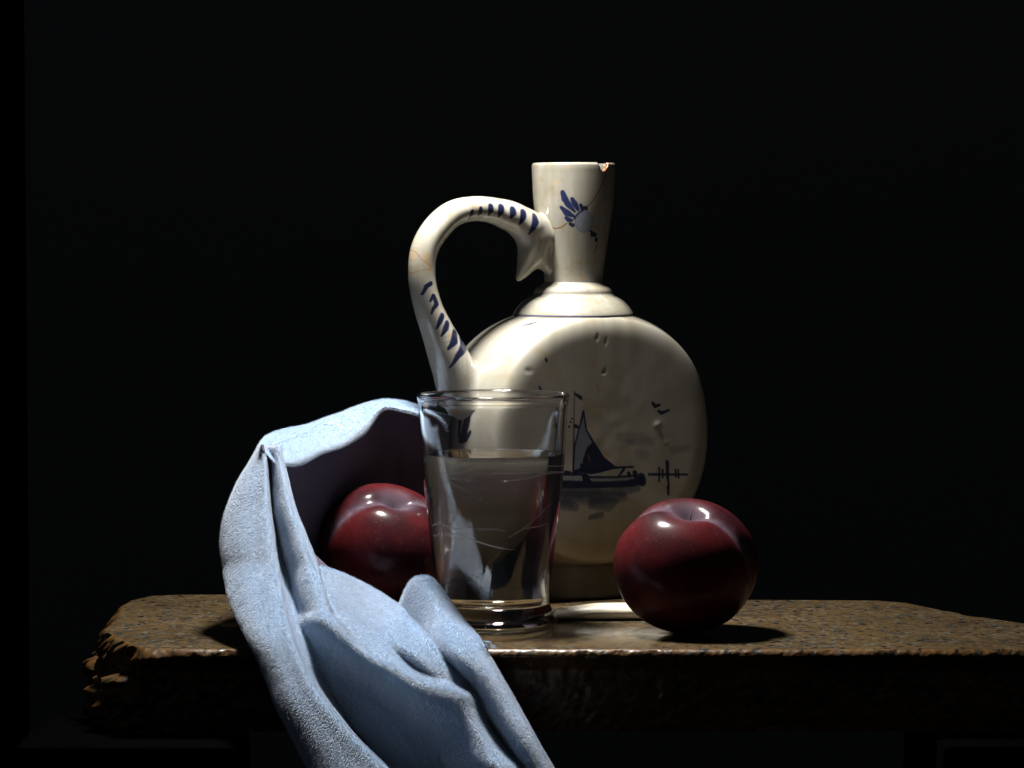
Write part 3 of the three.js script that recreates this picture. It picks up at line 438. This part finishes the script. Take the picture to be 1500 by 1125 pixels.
const fall = [
  [[-0.1279, 0.0911, -0.0400], [-0.1323, 0.0928, -0.0170], [-0.1332, 0.0937, -0.0050], [-0.1316, 0.0945, 0.0070], [-0.1304, 0.0949, 0.0120], [-0.1302, 0.0950, 0.0140], [-0.1303, 0.0940, -0.0010], [-0.1295, 0.0934, -0.0090], [-0.1265, 0.0945, 0.0070], [-0.1230, 0.0952, 0.0160], [-0.1209, 0.0951, 0.0150], [-0.1208, 0.0945, 0.0070], [-0.1217, 0.0887, -0.0080], [-0.1229, 0.0878, -0.0160], [-0.1240, 0.0868, -0.0240], [-0.1251, 0.0858, -0.0320], [-0.1263, 0.0849, -0.0400], [-0.1275, 0.0839, -0.0480], [-0.1286, 0.0829, -0.0560]],
  [[-0.1321, 0.0835, -0.0337], [-0.1364, 0.0853, -0.0107], [-0.1372, 0.0862, 0.0013], [-0.1337, 0.0871, 0.0133], [-0.1303, 0.0875, 0.0183], [-0.1280, 0.0877, 0.0203], [-0.1281, 0.0865, 0.0053], [-0.1274, 0.0859, -0.0027], [-0.1246, 0.0871, 0.0133], [-0.1214, 0.0878, 0.0223], [-0.1197, 0.0878, 0.0213], [-0.1196, 0.0871, 0.0133], [-0.1217, 0.0856, 0.0070], [-0.1229, 0.0845, -0.0020], [-0.1241, 0.0834, -0.0110], [-0.1254, 0.0824, -0.0200], [-0.1266, 0.0813, -0.0290], [-0.1278, 0.0802, -0.0380], [-0.1291, 0.0791, -0.0470]],
  [[-0.1387, 0.0716, -0.0223], [-0.1429, 0.0736, 0.0007], [-0.1436, 0.0746, 0.0127], [-0.1377, 0.0756, 0.0247], [-0.1316, 0.0760, 0.0297], [-0.1265, 0.0762, 0.0317], [-0.1267, 0.0749, 0.0167], [-0.1258, 0.0742, 0.0087], [-0.1228, 0.0756, 0.0247], [-0.1186, 0.0764, 0.0337], [-0.1158, 0.0763, 0.0327], [-0.1157, 0.0756, 0.0247], [-0.1177, 0.0748, 0.0190], [-0.1189, 0.0736, 0.0100], [-0.1200, 0.0725, 0.0010], [-0.1212, 0.0714, -0.0080], [-0.1225, 0.0702, -0.0170], [-0.1237, 0.0691, -0.0260], [-0.1249, 0.0680, -0.0350]],
  [[-0.1431, 0.0595, -0.0115], [-0.1471, 0.0616, 0.0115], [-0.1478, 0.0627, 0.0235], [-0.1401, 0.0638, 0.0355], [-0.1321, 0.0643, 0.0405], [-0.1250, 0.0645, 0.0425], [-0.1251, 0.0631, 0.0275], [-0.1240, 0.0623, 0.0195], [-0.1208, 0.0638, 0.0355], [-0.1156, 0.0647, 0.0445], [-0.1119, 0.0646, 0.0435], [-0.1118, 0.0638, 0.0355], [-0.1138, 0.0629, 0.0290], [-0.1150, 0.0617, 0.0200], [-0.1162, 0.0605, 0.0110], [-0.1173, 0.0593, 0.0020], [-0.1185, 0.0581, -0.0070], [-0.1197, 0.0569, -0.0160], [-0.1209, 0.0556, -0.0250]],
  [[-0.1448, 0.0478, -0.0007], [-0.1488, 0.0502, 0.0223], [-0.1495, 0.0514, 0.0343], [-0.1406, 0.0526, 0.0463], [-0.1311, 0.0531, 0.0513], [-0.1226, 0.0533, 0.0533], [-0.1227, 0.0518, 0.0383], [-0.1209, 0.0510, 0.0303], [-0.1168, 0.0526, 0.0463], [-0.1109, 0.0535, 0.0553], [-0.1063, 0.0534, 0.0543], [-0.1062, 0.0526, 0.0463], [-0.1082, 0.0515, 0.0390], [-0.1094, 0.0502, 0.0300], [-0.1105, 0.0490, 0.0210], [-0.1117, 0.0477, 0.0120], [-0.1128, 0.0464, 0.0030], [-0.1140, 0.0451, -0.0060], [-0.1152, 0.0439, -0.0150]],
  [[-0.1444, 0.0396, 0.0071], [-0.1484, 0.0421, 0.0301], [-0.1491, 0.0434, 0.0421], [-0.1398, 0.0446, 0.0541], [-0.1299, 0.0452, 0.0591], [-0.1210, 0.0454, 0.0611], [-0.1211, 0.0438, 0.0461], [-0.1186, 0.0429, 0.0381], [-0.1140, 0.0446, 0.0541], [-0.1075, 0.0456, 0.0631], [-0.1024, 0.0455, 0.0621], [-0.1022, 0.0446, 0.0541], [-0.1030, 0.0294, 0.0430], [-0.0978, 0.0190, 0.0240], [-0.0893, 0.0115, 0.0120], [-0.0789, 0.0053, 0.0060], [-0.0646, -0.0003, 0.0040], [-0.0537, -0.0052, 0.0080], [-0.0410, -0.0133, 0.0150]],
  [[-0.1428, 0.0328, 0.0137], [-0.1468, 0.0354, 0.0367], [-0.1474, 0.0367, 0.0487], [-0.1382, 0.0380, 0.0607], [-0.1283, 0.0386, 0.0657], [-0.1193, 0.0388, 0.0677], [-0.1194, 0.0372, 0.0527], [-0.1163, 0.0363, 0.0447], [-0.1111, 0.0380, 0.0607], [-0.1044, 0.0390, 0.0697], [-0.0991, 0.0389, 0.0687], [-0.0989, 0.0380, 0.0607], [-0.0974, 0.0374, 0.0640], [-0.0905, 0.0336, 0.0520], [-0.0809, 0.0272, 0.0360], [-0.0716, 0.0201, 0.0240], [-0.0605, 0.0126, 0.0180], [-0.0510, 0.0086, 0.0260], [-0.0396, -0.0016, 0.0300]],
  [[-0.1411, 0.0270, 0.0225], [-0.1451, 0.0297, 0.0455], [-0.1457, 0.0311, 0.0575], [-0.1364, 0.0324, 0.0695], [-0.1265, 0.0330, 0.0745], [-0.1176, 0.0332, 0.0765], [-0.1177, 0.0315, 0.0615], [-0.1139, 0.0306, 0.0535], [-0.1081, 0.0324, 0.0695], [-0.1018, 0.0335, 0.0785], [-0.0968, 0.0334, 0.0775], [-0.0966, 0.0324, 0.0695], [-0.0948, 0.0326, 0.0740], [-0.0878, 0.0290, 0.0640], [-0.0785, 0.0225, 0.0500], [-0.0692, 0.0160, 0.0400], [-0.0587, 0.0101, 0.0380], [-0.0483, 0.0065, 0.0460], [-0.0362, -0.0041, 0.0560]],
  [[-0.1386, 0.0196, 0.0350], [-0.1425, 0.0224, 0.0580], [-0.1432, 0.0238, 0.0700], [-0.1340, 0.0253, 0.0820], [-0.1241, 0.0259, 0.0870], [-0.1152, 0.0261, 0.0890], [-0.1153, 0.0243, 0.0740], [-0.1110, 0.0234, 0.0660], [-0.1046, 0.0253, 0.0820], [-0.0986, 0.0264, 0.0910], [-0.0939, 0.0263, 0.0900], [-0.0937, 0.0253, 0.0820], [-0.0914, 0.0258, 0.0860], [-0.0843, 0.0214, 0.0780], [-0.0759, 0.0153, 0.0680], [-0.0665, 0.0090, 0.0620], [-0.0560, 0.0050, 0.0640], [-0.0445, 0.0041, 0.0800], [-0.0295, -0.0021, 0.1120]],
  [[-0.1347, 0.0131, 0.0481], [-0.1386, 0.0160, 0.0711], [-0.1392, 0.0175, 0.0831], [-0.1305, 0.0190, 0.0951], [-0.1211, 0.0197, 0.1001], [-0.1128, 0.0199, 0.1021], [-0.1128, 0.0180, 0.0871], [-0.1077, 0.0170, 0.0791], [-0.1005, 0.0190, 0.0951], [-0.0952, 0.0202, 0.1041], [-0.0912, 0.0200, 0.1031], [-0.0910, 0.0190, 0.0951], [-0.0879, 0.0196, 0.1000], [-0.0811, 0.0151, 0.0940], [-0.0721, 0.0092, 0.0900], [-0.0625, 0.0041, 0.0930], [-0.0517, 0.0019, 0.1120], [-0.0403, -0.0021, 0.1120], [-0.0255, -0.0086, 0.1140]],
  [[-0.1304, 0.0080, 0.0600], [-0.1343, 0.0110, 0.0830], [-0.1350, 0.0125, 0.0950], [-0.1267, 0.0141, 0.1070], [-0.1180, 0.0147, 0.1120], [-0.1102, 0.0150, 0.1140], [-0.1102, 0.0131, 0.0990], [-0.1061, 0.0119, 0.0900], [-0.0982, 0.0156, 0.1080], [-0.0921, 0.0171, 0.1200], [-0.0880, 0.0166, 0.1210], [-0.0846, 0.0151, 0.1170], [-0.0784, 0.0086, 0.1140], [-0.0710, 0.0036, 0.1140], [-0.0616, -0.0005, 0.1160], [-0.0518, -0.0058, 0.1190], [-0.0407, -0.0099, 0.1210], [-0.0293, -0.0135, 0.1220], [-0.0194, -0.0161, 0.1180]],
  [[-0.1229, 0.0041, 0.0978], [-0.1286, 0.0042, 0.0988], [-0.1293, 0.0058, 0.1108], [-0.1215, 0.0074, 0.1228], [-0.1134, 0.0081, 0.1278], [-0.1061, 0.0084, 0.1298], [-0.1062, 0.0064, 0.1148], [-0.1012, 0.0041, 0.1030], [-0.0947, 0.0071, 0.1100], [-0.0893, 0.0097, 0.1220], [-0.0854, 0.0100, 0.1270], [-0.0824, 0.0089, 0.1260], [-0.0765, 0.0044, 0.1250], [-0.0688, -0.0008, 0.1260], [-0.0594, -0.0052, 0.1280], [-0.0491, -0.0103, 0.1300], [-0.0385, -0.0145, 0.1310], [-0.0259, -0.0168, 0.1310], [-0.0160, -0.0205, 0.1240]],
  [[-0.1171, -0.0031, 0.1126], [-0.1228, -0.0031, 0.1126], [-0.1236, -0.0015, 0.1236], [-0.1164, 0.0002, 0.1356], [-0.1088, 0.0009, 0.1406], [-0.1022, 0.0012, 0.1426], [-0.1022, -0.0009, 0.1276], [-0.0966, -0.0038, 0.1120], [-0.0916, -0.0014, 0.1120], [-0.0873, 0.0003, 0.1170], [-0.0841, 0.0008, 0.1210], [-0.0810, -0.0000, 0.1220], [-0.0754, -0.0045, 0.1210], [-0.0673, -0.0093, 0.1230], [-0.0575, -0.0139, 0.1260], [-0.0471, -0.0186, 0.1300], [-0.0365, -0.0220, 0.1320], [-0.0235, -0.0230, 0.1340], [-0.0143, -0.0268, 0.1270]],
  [[-0.1132, -0.0132, 0.1122], [-0.1180, -0.0115, 0.1242], [-0.1187, -0.0097, 0.1362], [-0.1114, -0.0079, 0.1482], [-0.1036, -0.0072, 0.1533], [-0.0967, -0.0069, 0.1552], [-0.0967, -0.0091, 0.1402], [-0.0927, -0.0139, 0.1120], [-0.0896, -0.0116, 0.1120], [-0.0866, -0.0102, 0.1120], [-0.0836, -0.0099, 0.1120], [-0.0802, -0.0109, 0.1120], [-0.0742, -0.0150, 0.1120], [-0.0655, -0.0197, 0.1120], [-0.0556, -0.0246, 0.1150], [-0.0447, -0.0291, 0.1210], [-0.0339, -0.0296, 0.1300], [-0.0205, -0.0292, 0.1370], [-0.0113, -0.0330, 0.1300]],
  [[-0.1084, -0.0245, 0.1158], [-0.1123, -0.0209, 0.1388], [-0.1131, -0.0190, 0.1508], [-0.1050, -0.0172, 0.1628], [-0.0963, -0.0164, 0.1678], [-0.0885, -0.0161, 0.1698], [-0.0885, -0.0184, 0.1548], [-0.0873, -0.0251, 0.1120], [-0.0850, -0.0234, 0.1120], [-0.0829, -0.0224, 0.1120], [-0.0799, -0.0221, 0.1120], [-0.0756, -0.0234, 0.1120], [-0.0685, -0.0278, 0.1120], [-0.0591, -0.0332, 0.1120], [-0.0491, -0.0386, 0.1120], [-0.0389, -0.0393, 0.1160], [-0.0292, -0.0368, 0.1310], [-0.0161, -0.0357, 0.1420], [-0.0070, -0.0382, 0.1350]],
  [[-0.0987, -0.0383, 0.1340], [-0.1027, -0.0345, 0.1570], [-0.1035, -0.0325, 0.1690], [-0.0940, -0.0305, 0.1810], [-0.0836, -0.0297, 0.1860], [-0.0741, -0.0293, 0.1880], [-0.0739, -0.0318, 0.1730], [-0.0766, -0.0427, 0.1120], [-0.0749, -0.0413, 0.1120], [-0.0729, -0.0400, 0.1120], [-0.0699, -0.0393, 0.1120], [-0.0652, -0.0407, 0.1120], [-0.0585, -0.0447, 0.1120], [-0.0504, -0.0488, 0.1120], [-0.0424, -0.0522, 0.1120], [-0.0352, -0.0511, 0.1140], [-0.0269, -0.0470, 0.1320], [-0.0125, -0.0436, 0.1500], [-0.0007, -0.0455, 0.1430]],
  [[-0.0902, -0.0506, 0.1498], [-0.0943, -0.0465, 0.1727], [-0.0951, -0.0444, 0.1847], [-0.0836, -0.0423, 0.1967], [-0.0709, -0.0414, 0.2017], [-0.0591, -0.0410, 0.2038], [-0.0588, -0.0437, 0.1887], [-0.0632, -0.0573, 0.1120], [-0.0619, -0.0562, 0.1120], [-0.0598, -0.0556, 0.1120], [-0.0571, -0.0556, 0.1120], [-0.0531, -0.0562, 0.1120], [-0.0477, -0.0583, 0.1120], [-0.0410, -0.0603, 0.1120], [-0.0350, -0.0617, 0.1120], [-0.0295, -0.0606, 0.1140], [-0.0219, -0.0550, 0.1340], [-0.0065, -0.0501, 0.1580], [0.0059, -0.0515, 0.1500]],
  [[-0.0800, -0.0651, 0.1690], [-0.0841, -0.0608, 0.1920], [-0.0850, -0.0585, 0.2040], [-0.0712, -0.0562, 0.2160], [-0.0558, -0.0553, 0.2210], [-0.0412, -0.0549, 0.2230], [-0.0407, -0.0578, 0.2080], [-0.0505, -0.0759, 0.1120], [-0.0484, -0.0759, 0.1120], [-0.0464, -0.0759, 0.1120], [-0.0437, -0.0759, 0.1120], [-0.0404, -0.0759, 0.1120], [-0.0357, -0.0759, 0.1120], [-0.0303, -0.0759, 0.1120], [-0.0249, -0.0759, 0.1120], [-0.0202, -0.0755, 0.1140], [-0.0133, -0.0717, 0.1340], [0.0016, -0.0661, 0.1640], [0.0147, -0.0676, 0.1560]],
];
const hood = [
  [[-0.1274, 0.0291, -0.0400], [-0.1234, 0.0273, -0.0560], [-0.1139, 0.0247, -0.0800], [-0.1022, 0.0225, -0.1000], [-0.0894, 0.0206, -0.1180], [-0.0700, 0.0189, -0.1330], [-0.0527, 0.0181, -0.1400], [-0.0372, 0.0174, -0.1470], [-0.0267, 0.0168, -0.1520]],
  [[-0.1348, 0.0733, -0.0240], [-0.1309, 0.0808, -0.0400], [-0.1216, 0.0830, -0.0640], [-0.1102, 0.0845, -0.0840], [-0.0976, 0.0874, -0.1020], [-0.0784, 0.0921, -0.1170], [-0.0614, 0.0928, -0.1240], [-0.0461, 0.0876, -0.1310], [-0.0358, 0.0826, -0.1360]],
  [[-0.1359, 0.0888, -0.0120], [-0.1321, 0.0964, -0.0280], [-0.1229, 0.0988, -0.0520], [-0.1116, 0.1004, -0.0720], [-0.0991, 0.1034, -0.0900], [-0.0801, 0.1082, -0.1050], [-0.0632, 0.1089, -0.1120], [-0.0481, 0.1039, -0.1190], [-0.0378, 0.0990, -0.1240]],
  [[-0.1324, 0.0872, -0.0040], [-0.1257, 0.0911, -0.0200], [-0.1142, 0.0938, -0.0440], [-0.1044, 0.0984, -0.0640], [-0.0923, 0.1039, -0.0820], [-0.0760, 0.1083, -0.0970], [-0.0618, 0.1071, -0.1040], [-0.0479, 0.1029, -0.1110], [-0.0373, 0.0979, -0.1160]],
  [[-0.1302, 0.0912, 0.0060], [-0.1220, 0.0947, -0.0100], [-0.1110, 0.0985, -0.0340], [-0.1008, 0.1035, -0.0540], [-0.0865, 0.1094, -0.0720], [-0.0733, 0.1127, -0.0870], [-0.0607, 0.1115, -0.0940], [-0.0476, 0.1073, -0.1010], [-0.0367, 0.1028, -0.1060]],
  [[-0.1274, 0.0899, 0.0160], [-0.1185, 0.0914, 0.0000], [-0.1074, 0.0953, -0.0240], [-0.0968, 0.0995, -0.0440], [-0.0840, 0.1055, -0.0620], [-0.0723, 0.1114, -0.0770], [-0.0603, 0.1103, -0.0840], [-0.0475, 0.1061, -0.0910], [-0.0376, 0.1006, -0.0960]],
  [[-0.1243, 0.0877, 0.0230], [-0.1145, 0.0868, 0.0070], [-0.1032, 0.0907, -0.0170], [-0.0922, 0.0940, -0.0370], [-0.0812, 0.1001, -0.0550], [-0.0713, 0.1095, -0.0700], [-0.0601, 0.1083, -0.0770], [-0.0474, 0.1041, -0.0840], [-0.0390, 0.0975, -0.0890]],
  [[-0.1233, 0.0863, 0.0210], [-0.1131, 0.0843, 0.0050], [-0.1017, 0.0883, -0.0190], [-0.0904, 0.0912, -0.0390], [-0.0802, 0.0973, -0.0570], [-0.0711, 0.1083, -0.0720], [-0.0601, 0.1071, -0.0790], [-0.0476, 0.1029, -0.0860], [-0.0398, 0.0958, -0.0910]],
  [[-0.1229, 0.0860, 0.0120], [-0.1126, 0.0840, -0.0040], [-0.1011, 0.0880, -0.0280], [-0.0898, 0.0909, -0.0480], [-0.0795, 0.0971, -0.0660], [-0.0704, 0.1081, -0.0810], [-0.0593, 0.1070, -0.0880], [-0.0467, 0.1027, -0.0950], [-0.0388, 0.0955, -0.1000]],
  [[-0.1185, 0.0632, -0.0100], [-0.1113, 0.0636, -0.0260], [-0.0999, 0.0633, -0.0500], [-0.0891, 0.0634, -0.0700], [-0.0776, 0.0637, -0.0880], [-0.0686, 0.0665, -0.1000], [-0.0590, 0.0684, -0.1000], [-0.0488, 0.0684, -0.1000], [-0.0400, 0.0684, -0.1000]],
  [[-0.1160, 0.0333, -0.0350], [-0.1086, 0.0316, -0.0510], [-0.0970, 0.0290, -0.0750], [-0.0860, 0.0269, -0.0950], [-0.0740, 0.0255, -0.1080], [-0.0644, 0.0255, -0.1080], [-0.0548, 0.0255, -0.1080], [-0.0445, 0.0255, -0.1080], [-0.0356, 0.0255, -0.1080]],
  [[-0.1160, 0.0086, -0.0500], [-0.1085, 0.0067, -0.0660], [-0.0967, 0.0040, -0.0880], [-0.0845, 0.0040, -0.0880], [-0.0720, 0.0040, -0.0880], [-0.0625, 0.0040, -0.0880], [-0.0531, 0.0040, -0.0880], [-0.0428, 0.0040, -0.0880], [-0.0341, 0.0040, -0.0880]],
];
const hump = [
  [[-0.0559, 0.0035, 0.0060], [-0.0522, 0.0115, 0.0120], [-0.0477, 0.0158, 0.0180], [-0.0405, 0.0145, 0.0220], [-0.0310, 0.0071, 0.0340]],
  [[-0.0594, 0.0099, 0.0080], [-0.0531, 0.0246, 0.0260], [-0.0477, 0.0286, 0.0300], [-0.0412, 0.0279, 0.0330], [-0.0344, 0.0211, 0.0410]],
  [[-0.0567, 0.0050, 0.0260], [-0.0494, 0.0155, 0.0420], [-0.0426, 0.0210, 0.0490], [-0.0356, 0.0200, 0.0470], [-0.0301, 0.0157, 0.0460]],
  [[-0.0504, -0.0016, 0.0460], [-0.0421, 0.0067, 0.0660], [-0.0337, 0.0106, 0.0720], [-0.0266, 0.0092, 0.0640], [-0.0215, 0.0055, 0.0570]],
  [[-0.0404, -0.0094, 0.0800], [-0.0319, 0.0013, 0.1120], [-0.0242, 0.0041, 0.1080], [-0.0182, 0.0041, 0.1030], [-0.0141, 0.0041, 0.1080]],
  [[-0.0277, -0.0188, 0.1000], [-0.0200, -0.0108, 0.1220], [-0.0146, -0.0068, 0.1260], [-0.0107, -0.0062, 0.1210], [-0.0081, -0.0062, 0.1120]],
  [[-0.0161, -0.0332, 0.1120], [-0.0093, -0.0257, 0.1340], [-0.0046, -0.0214, 0.1380], [-0.0010, -0.0200, 0.1320], [0.0013, -0.0215, 0.1180]],
  [[-0.0040, -0.0515, 0.1200], [0.0016, -0.0420, 0.1460], [0.0062, -0.0373, 0.1520], [0.0099, -0.0358, 0.1450], [0.0126, -0.0407, 0.1300]],
  [[0.0067, -0.0733, 0.1260], [0.0131, -0.0630, 0.1540], [0.0166, -0.0586, 0.1600], [0.0206, -0.0569, 0.1530], [0.0245, -0.0610, 0.1380]],
];
const velvet = new THREE.MeshPhysicalMaterial({ roughness: 0.95, specularIntensity: 0.15, sheen: 1, sheenColor: new THREE.Color(0.85, 0.9, 1), sheenRoughness: 0.45, map: tex(512, 512, (x, y) => { const n = fbm(x / 14, y / 40, 3, 4), m = fbm(x / 120, y / 120, 9, 3), f = hash(x, y, 3); const k = 0.55 + 0.5 * n + 0.3 * m + 0.2 * (f - 0.5); return [toS(0.28 * k), toS(0.40 * k), toS(0.56 * k)]; }, true) });
const pileSpots = [];
function drape(rows, nu, nv, dens, seed, inside) {
  const r = rng(seed), wr = (p) => { const q = fbm(p[0] * 45 + seed, p[1] * 45, p[2] * 45, 3) - 0.5, f = noise(p[0] * 260, p[1] * 260, p[2] * 260) - 0.5; return q * 0.0010 + f * 0.00006; };
  const g = grid(nu, nv, (u, v) => net(rows, u, v), (u, v) => [u * 3, v * 3], true);
  const p = g.attributes.position, n = g.attributes.normal;
  for (let i = 0; i < p.count; i++) { const k = wr([p.getX(i), p.getY(i), p.getZ(i)]); p.setXYZ(i, p.getX(i) + n.getX(i) * k, p.getY(i) + n.getY(i) * k, p.getZ(i) + n.getZ(i) * k); }
  g.computeVertexNormals();
  const w = nu + 1, A = new THREE.Vector3(), B = new THREE.Vector3(), Cc = new THREE.Vector3(), N = new THREE.Vector3();
  for (let j = 0; j < nv; j++) for (let i = 0; i < nu; i++) {
    if (inside && inside((i + 0.5) / nu, (j + 0.5) / nv)) continue;
    const a = j * w + i; A.fromBufferAttribute(p, a); B.fromBufferAttribute(p, a + 1).sub(A); Cc.fromBufferAttribute(p, a + w).sub(A);
    const ar = N.crossVectors(B, Cc).length(), cnt = ar * dens; let c = Math.floor(cnt) + (r() < cnt % 1 ? 1 : 0);
    while (c-- > 0) { const s = r(), t = r(); N.fromBufferAttribute(n, a); pileSpots.push(A.x + B.x * s + Cc.x * t, A.y + B.y * s + Cc.y * t, A.z + B.z * s + Cc.z * t, N.x, N.y, N.z); }
  }
  // back layer 1 mm behind, closing the sheet
  const b = g.clone(), bp = b.attributes.position, bn = b.attributes.normal, ix = b.index.array;
  for (let i = 0; i < bp.count; i++) { bp.setXYZ(i, bp.getX(i) - bn.getX(i) * 0.0009, bp.getY(i) - bn.getY(i) * 0.0009, bp.getZ(i) - bn.getZ(i) * 0.0009); bn.setXYZ(i, -bn.getX(i), -bn.getY(i), -bn.getZ(i)); }
  for (let i = 0; i < ix.length; i += 3) { const t = ix[i]; ix[i] = ix[i + 1]; ix[i + 1] = t; }
  if (inside) {                                            // inward faces get the dark colour painted in for shade
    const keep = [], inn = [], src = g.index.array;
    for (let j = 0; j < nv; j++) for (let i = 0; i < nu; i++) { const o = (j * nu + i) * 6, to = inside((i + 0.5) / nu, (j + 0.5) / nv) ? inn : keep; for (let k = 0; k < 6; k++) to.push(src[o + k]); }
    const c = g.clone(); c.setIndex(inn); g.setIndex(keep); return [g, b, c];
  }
  return [g, b];
}
{
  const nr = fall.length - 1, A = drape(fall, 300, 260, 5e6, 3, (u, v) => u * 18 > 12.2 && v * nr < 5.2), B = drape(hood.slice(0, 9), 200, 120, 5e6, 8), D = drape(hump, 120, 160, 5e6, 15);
  mesh('fabric', mergeGeometries([A[0], B[0], D[0]]), velvet, cloth);
  const reverse = new THREE.MeshPhysicalMaterial({ color: new THREE.Color(0.085, 0.07, 0.10), roughness: 1, specularIntensity: 0.1 });  // cloth inside and back, its shade put into a dark purple colour
  const ln = mesh('shade_painted_back', mergeGeometries([drape(hood.slice(8), 160, 60, 0, 8)[0], A[1], A[2], B[1], D[1]]), reverse, cloth); ln.userData.label = 'inner and back sides of the cloth with shade painted in as dark purple';
  // the pile: short leaning fibres all over the sheet
  const fib = new THREE.BufferGeometry(); const fw = 0.00011;
  fib.setAttribute('position', new THREE.Float32BufferAttribute([-fw, 0, 0, fw, 0, 0, 0.00012, 1, 0.00012, 0, 0, -fw, 0, 0, fw, 0.00012, 1, 0.00012], 3)); fib.setIndex([0, 1, 2, 3, 4, 5]); fib.computeVertexNormals();
  const n = pileSpots.length / 6; 
  const im = new THREE.InstancedMesh(fib, new THREE.MeshPhysicalMaterial({ color: 0xffffff, roughness: 0.55, specularIntensity: 0.6 }), n), r = rng(99), q = new THREE.Quaternion(), up = new THREE.Vector3(0, 1, 0), d = new THREE.Vector3(), m = new THREE.Matrix4(), pos = new THREE.Vector3(), sc = new THREE.Vector3(), col = new THREE.Color();
  for (let i = 0; i < n; i++) {
    const o = i * 6; pos.set(pileSpots[o], pileSpots[o + 1], pileSpots[o + 2]);
    const lean = 0.5 * (noise(pos.x * 60, pos.y * 60, pos.z * 60) - 0.5) + 0.8 * (noise(pos.x * 700, pos.y * 700, pos.z * 700) - 0.5), L = 0.0008 + 0.0008 * r();
    d.set(pileSpots[o + 3] + (r() - 0.5) * 0.36 + lean * 0.6, pileSpots[o + 4] + (r() - 0.5) * 0.36 - 0.72, pileSpots[o + 5] + (r() - 0.5) * 0.36 + lean * 0.6 + 0.35).normalize();   // brushed down and forward
    q.setFromUnitVectors(up, d); m.compose(pos, q, sc.set(1, L, 1)); im.setMatrixAt(i, m);
    const t = 0.92 + 0.16 * r(); im.setColorAt(i, col.setRGB(Math.min(0.95, 0.66 * t), Math.min(0.95, 0.72 * t), Math.min(0.97, 0.81 * t)));
  }
  im.name = 'pile'; im.userData.kind = 'stuff'; im.castShadow = im.receiveShadow = true; cloth.add(im);
  // raw edge fraying beside the glass
  const fr = [], rr = rng(5), e0 = [-0.01704, 0.00273, 0.088], e1 = [-0.01156, -0.00836, 0.092];
  for (let i = 0; i < 34; i++) { const t = rr(), b = e0.map((v, k) => mixf(v, e1[k], t)), dx = 0.005 + 0.004 * rr(), dy = (rr() - 0.62) * 0.007; fr.push(new THREE.TubeGeometry(new THREE.CatmullRomCurve3([new THREE.Vector3(...b), new THREE.Vector3(b[0] + dx * 0.5, b[1] + dy * 0.2 + 0.0006, b[2] + 0.003), new THREE.Vector3(b[0] + dx * 0.9, b[1] + dy, b[2] + 0.005 + 0.002 * rr())]), 8, 0.00014, 5)); }
  mesh('frayed_edge', mergeGeometries(fr), new THREE.MeshPhysicalMaterial({ color: new THREE.Color(0.22, 0.34, 0.52), roughness: 0.8 }), cloth);
}
renderer.render(scene, camera);
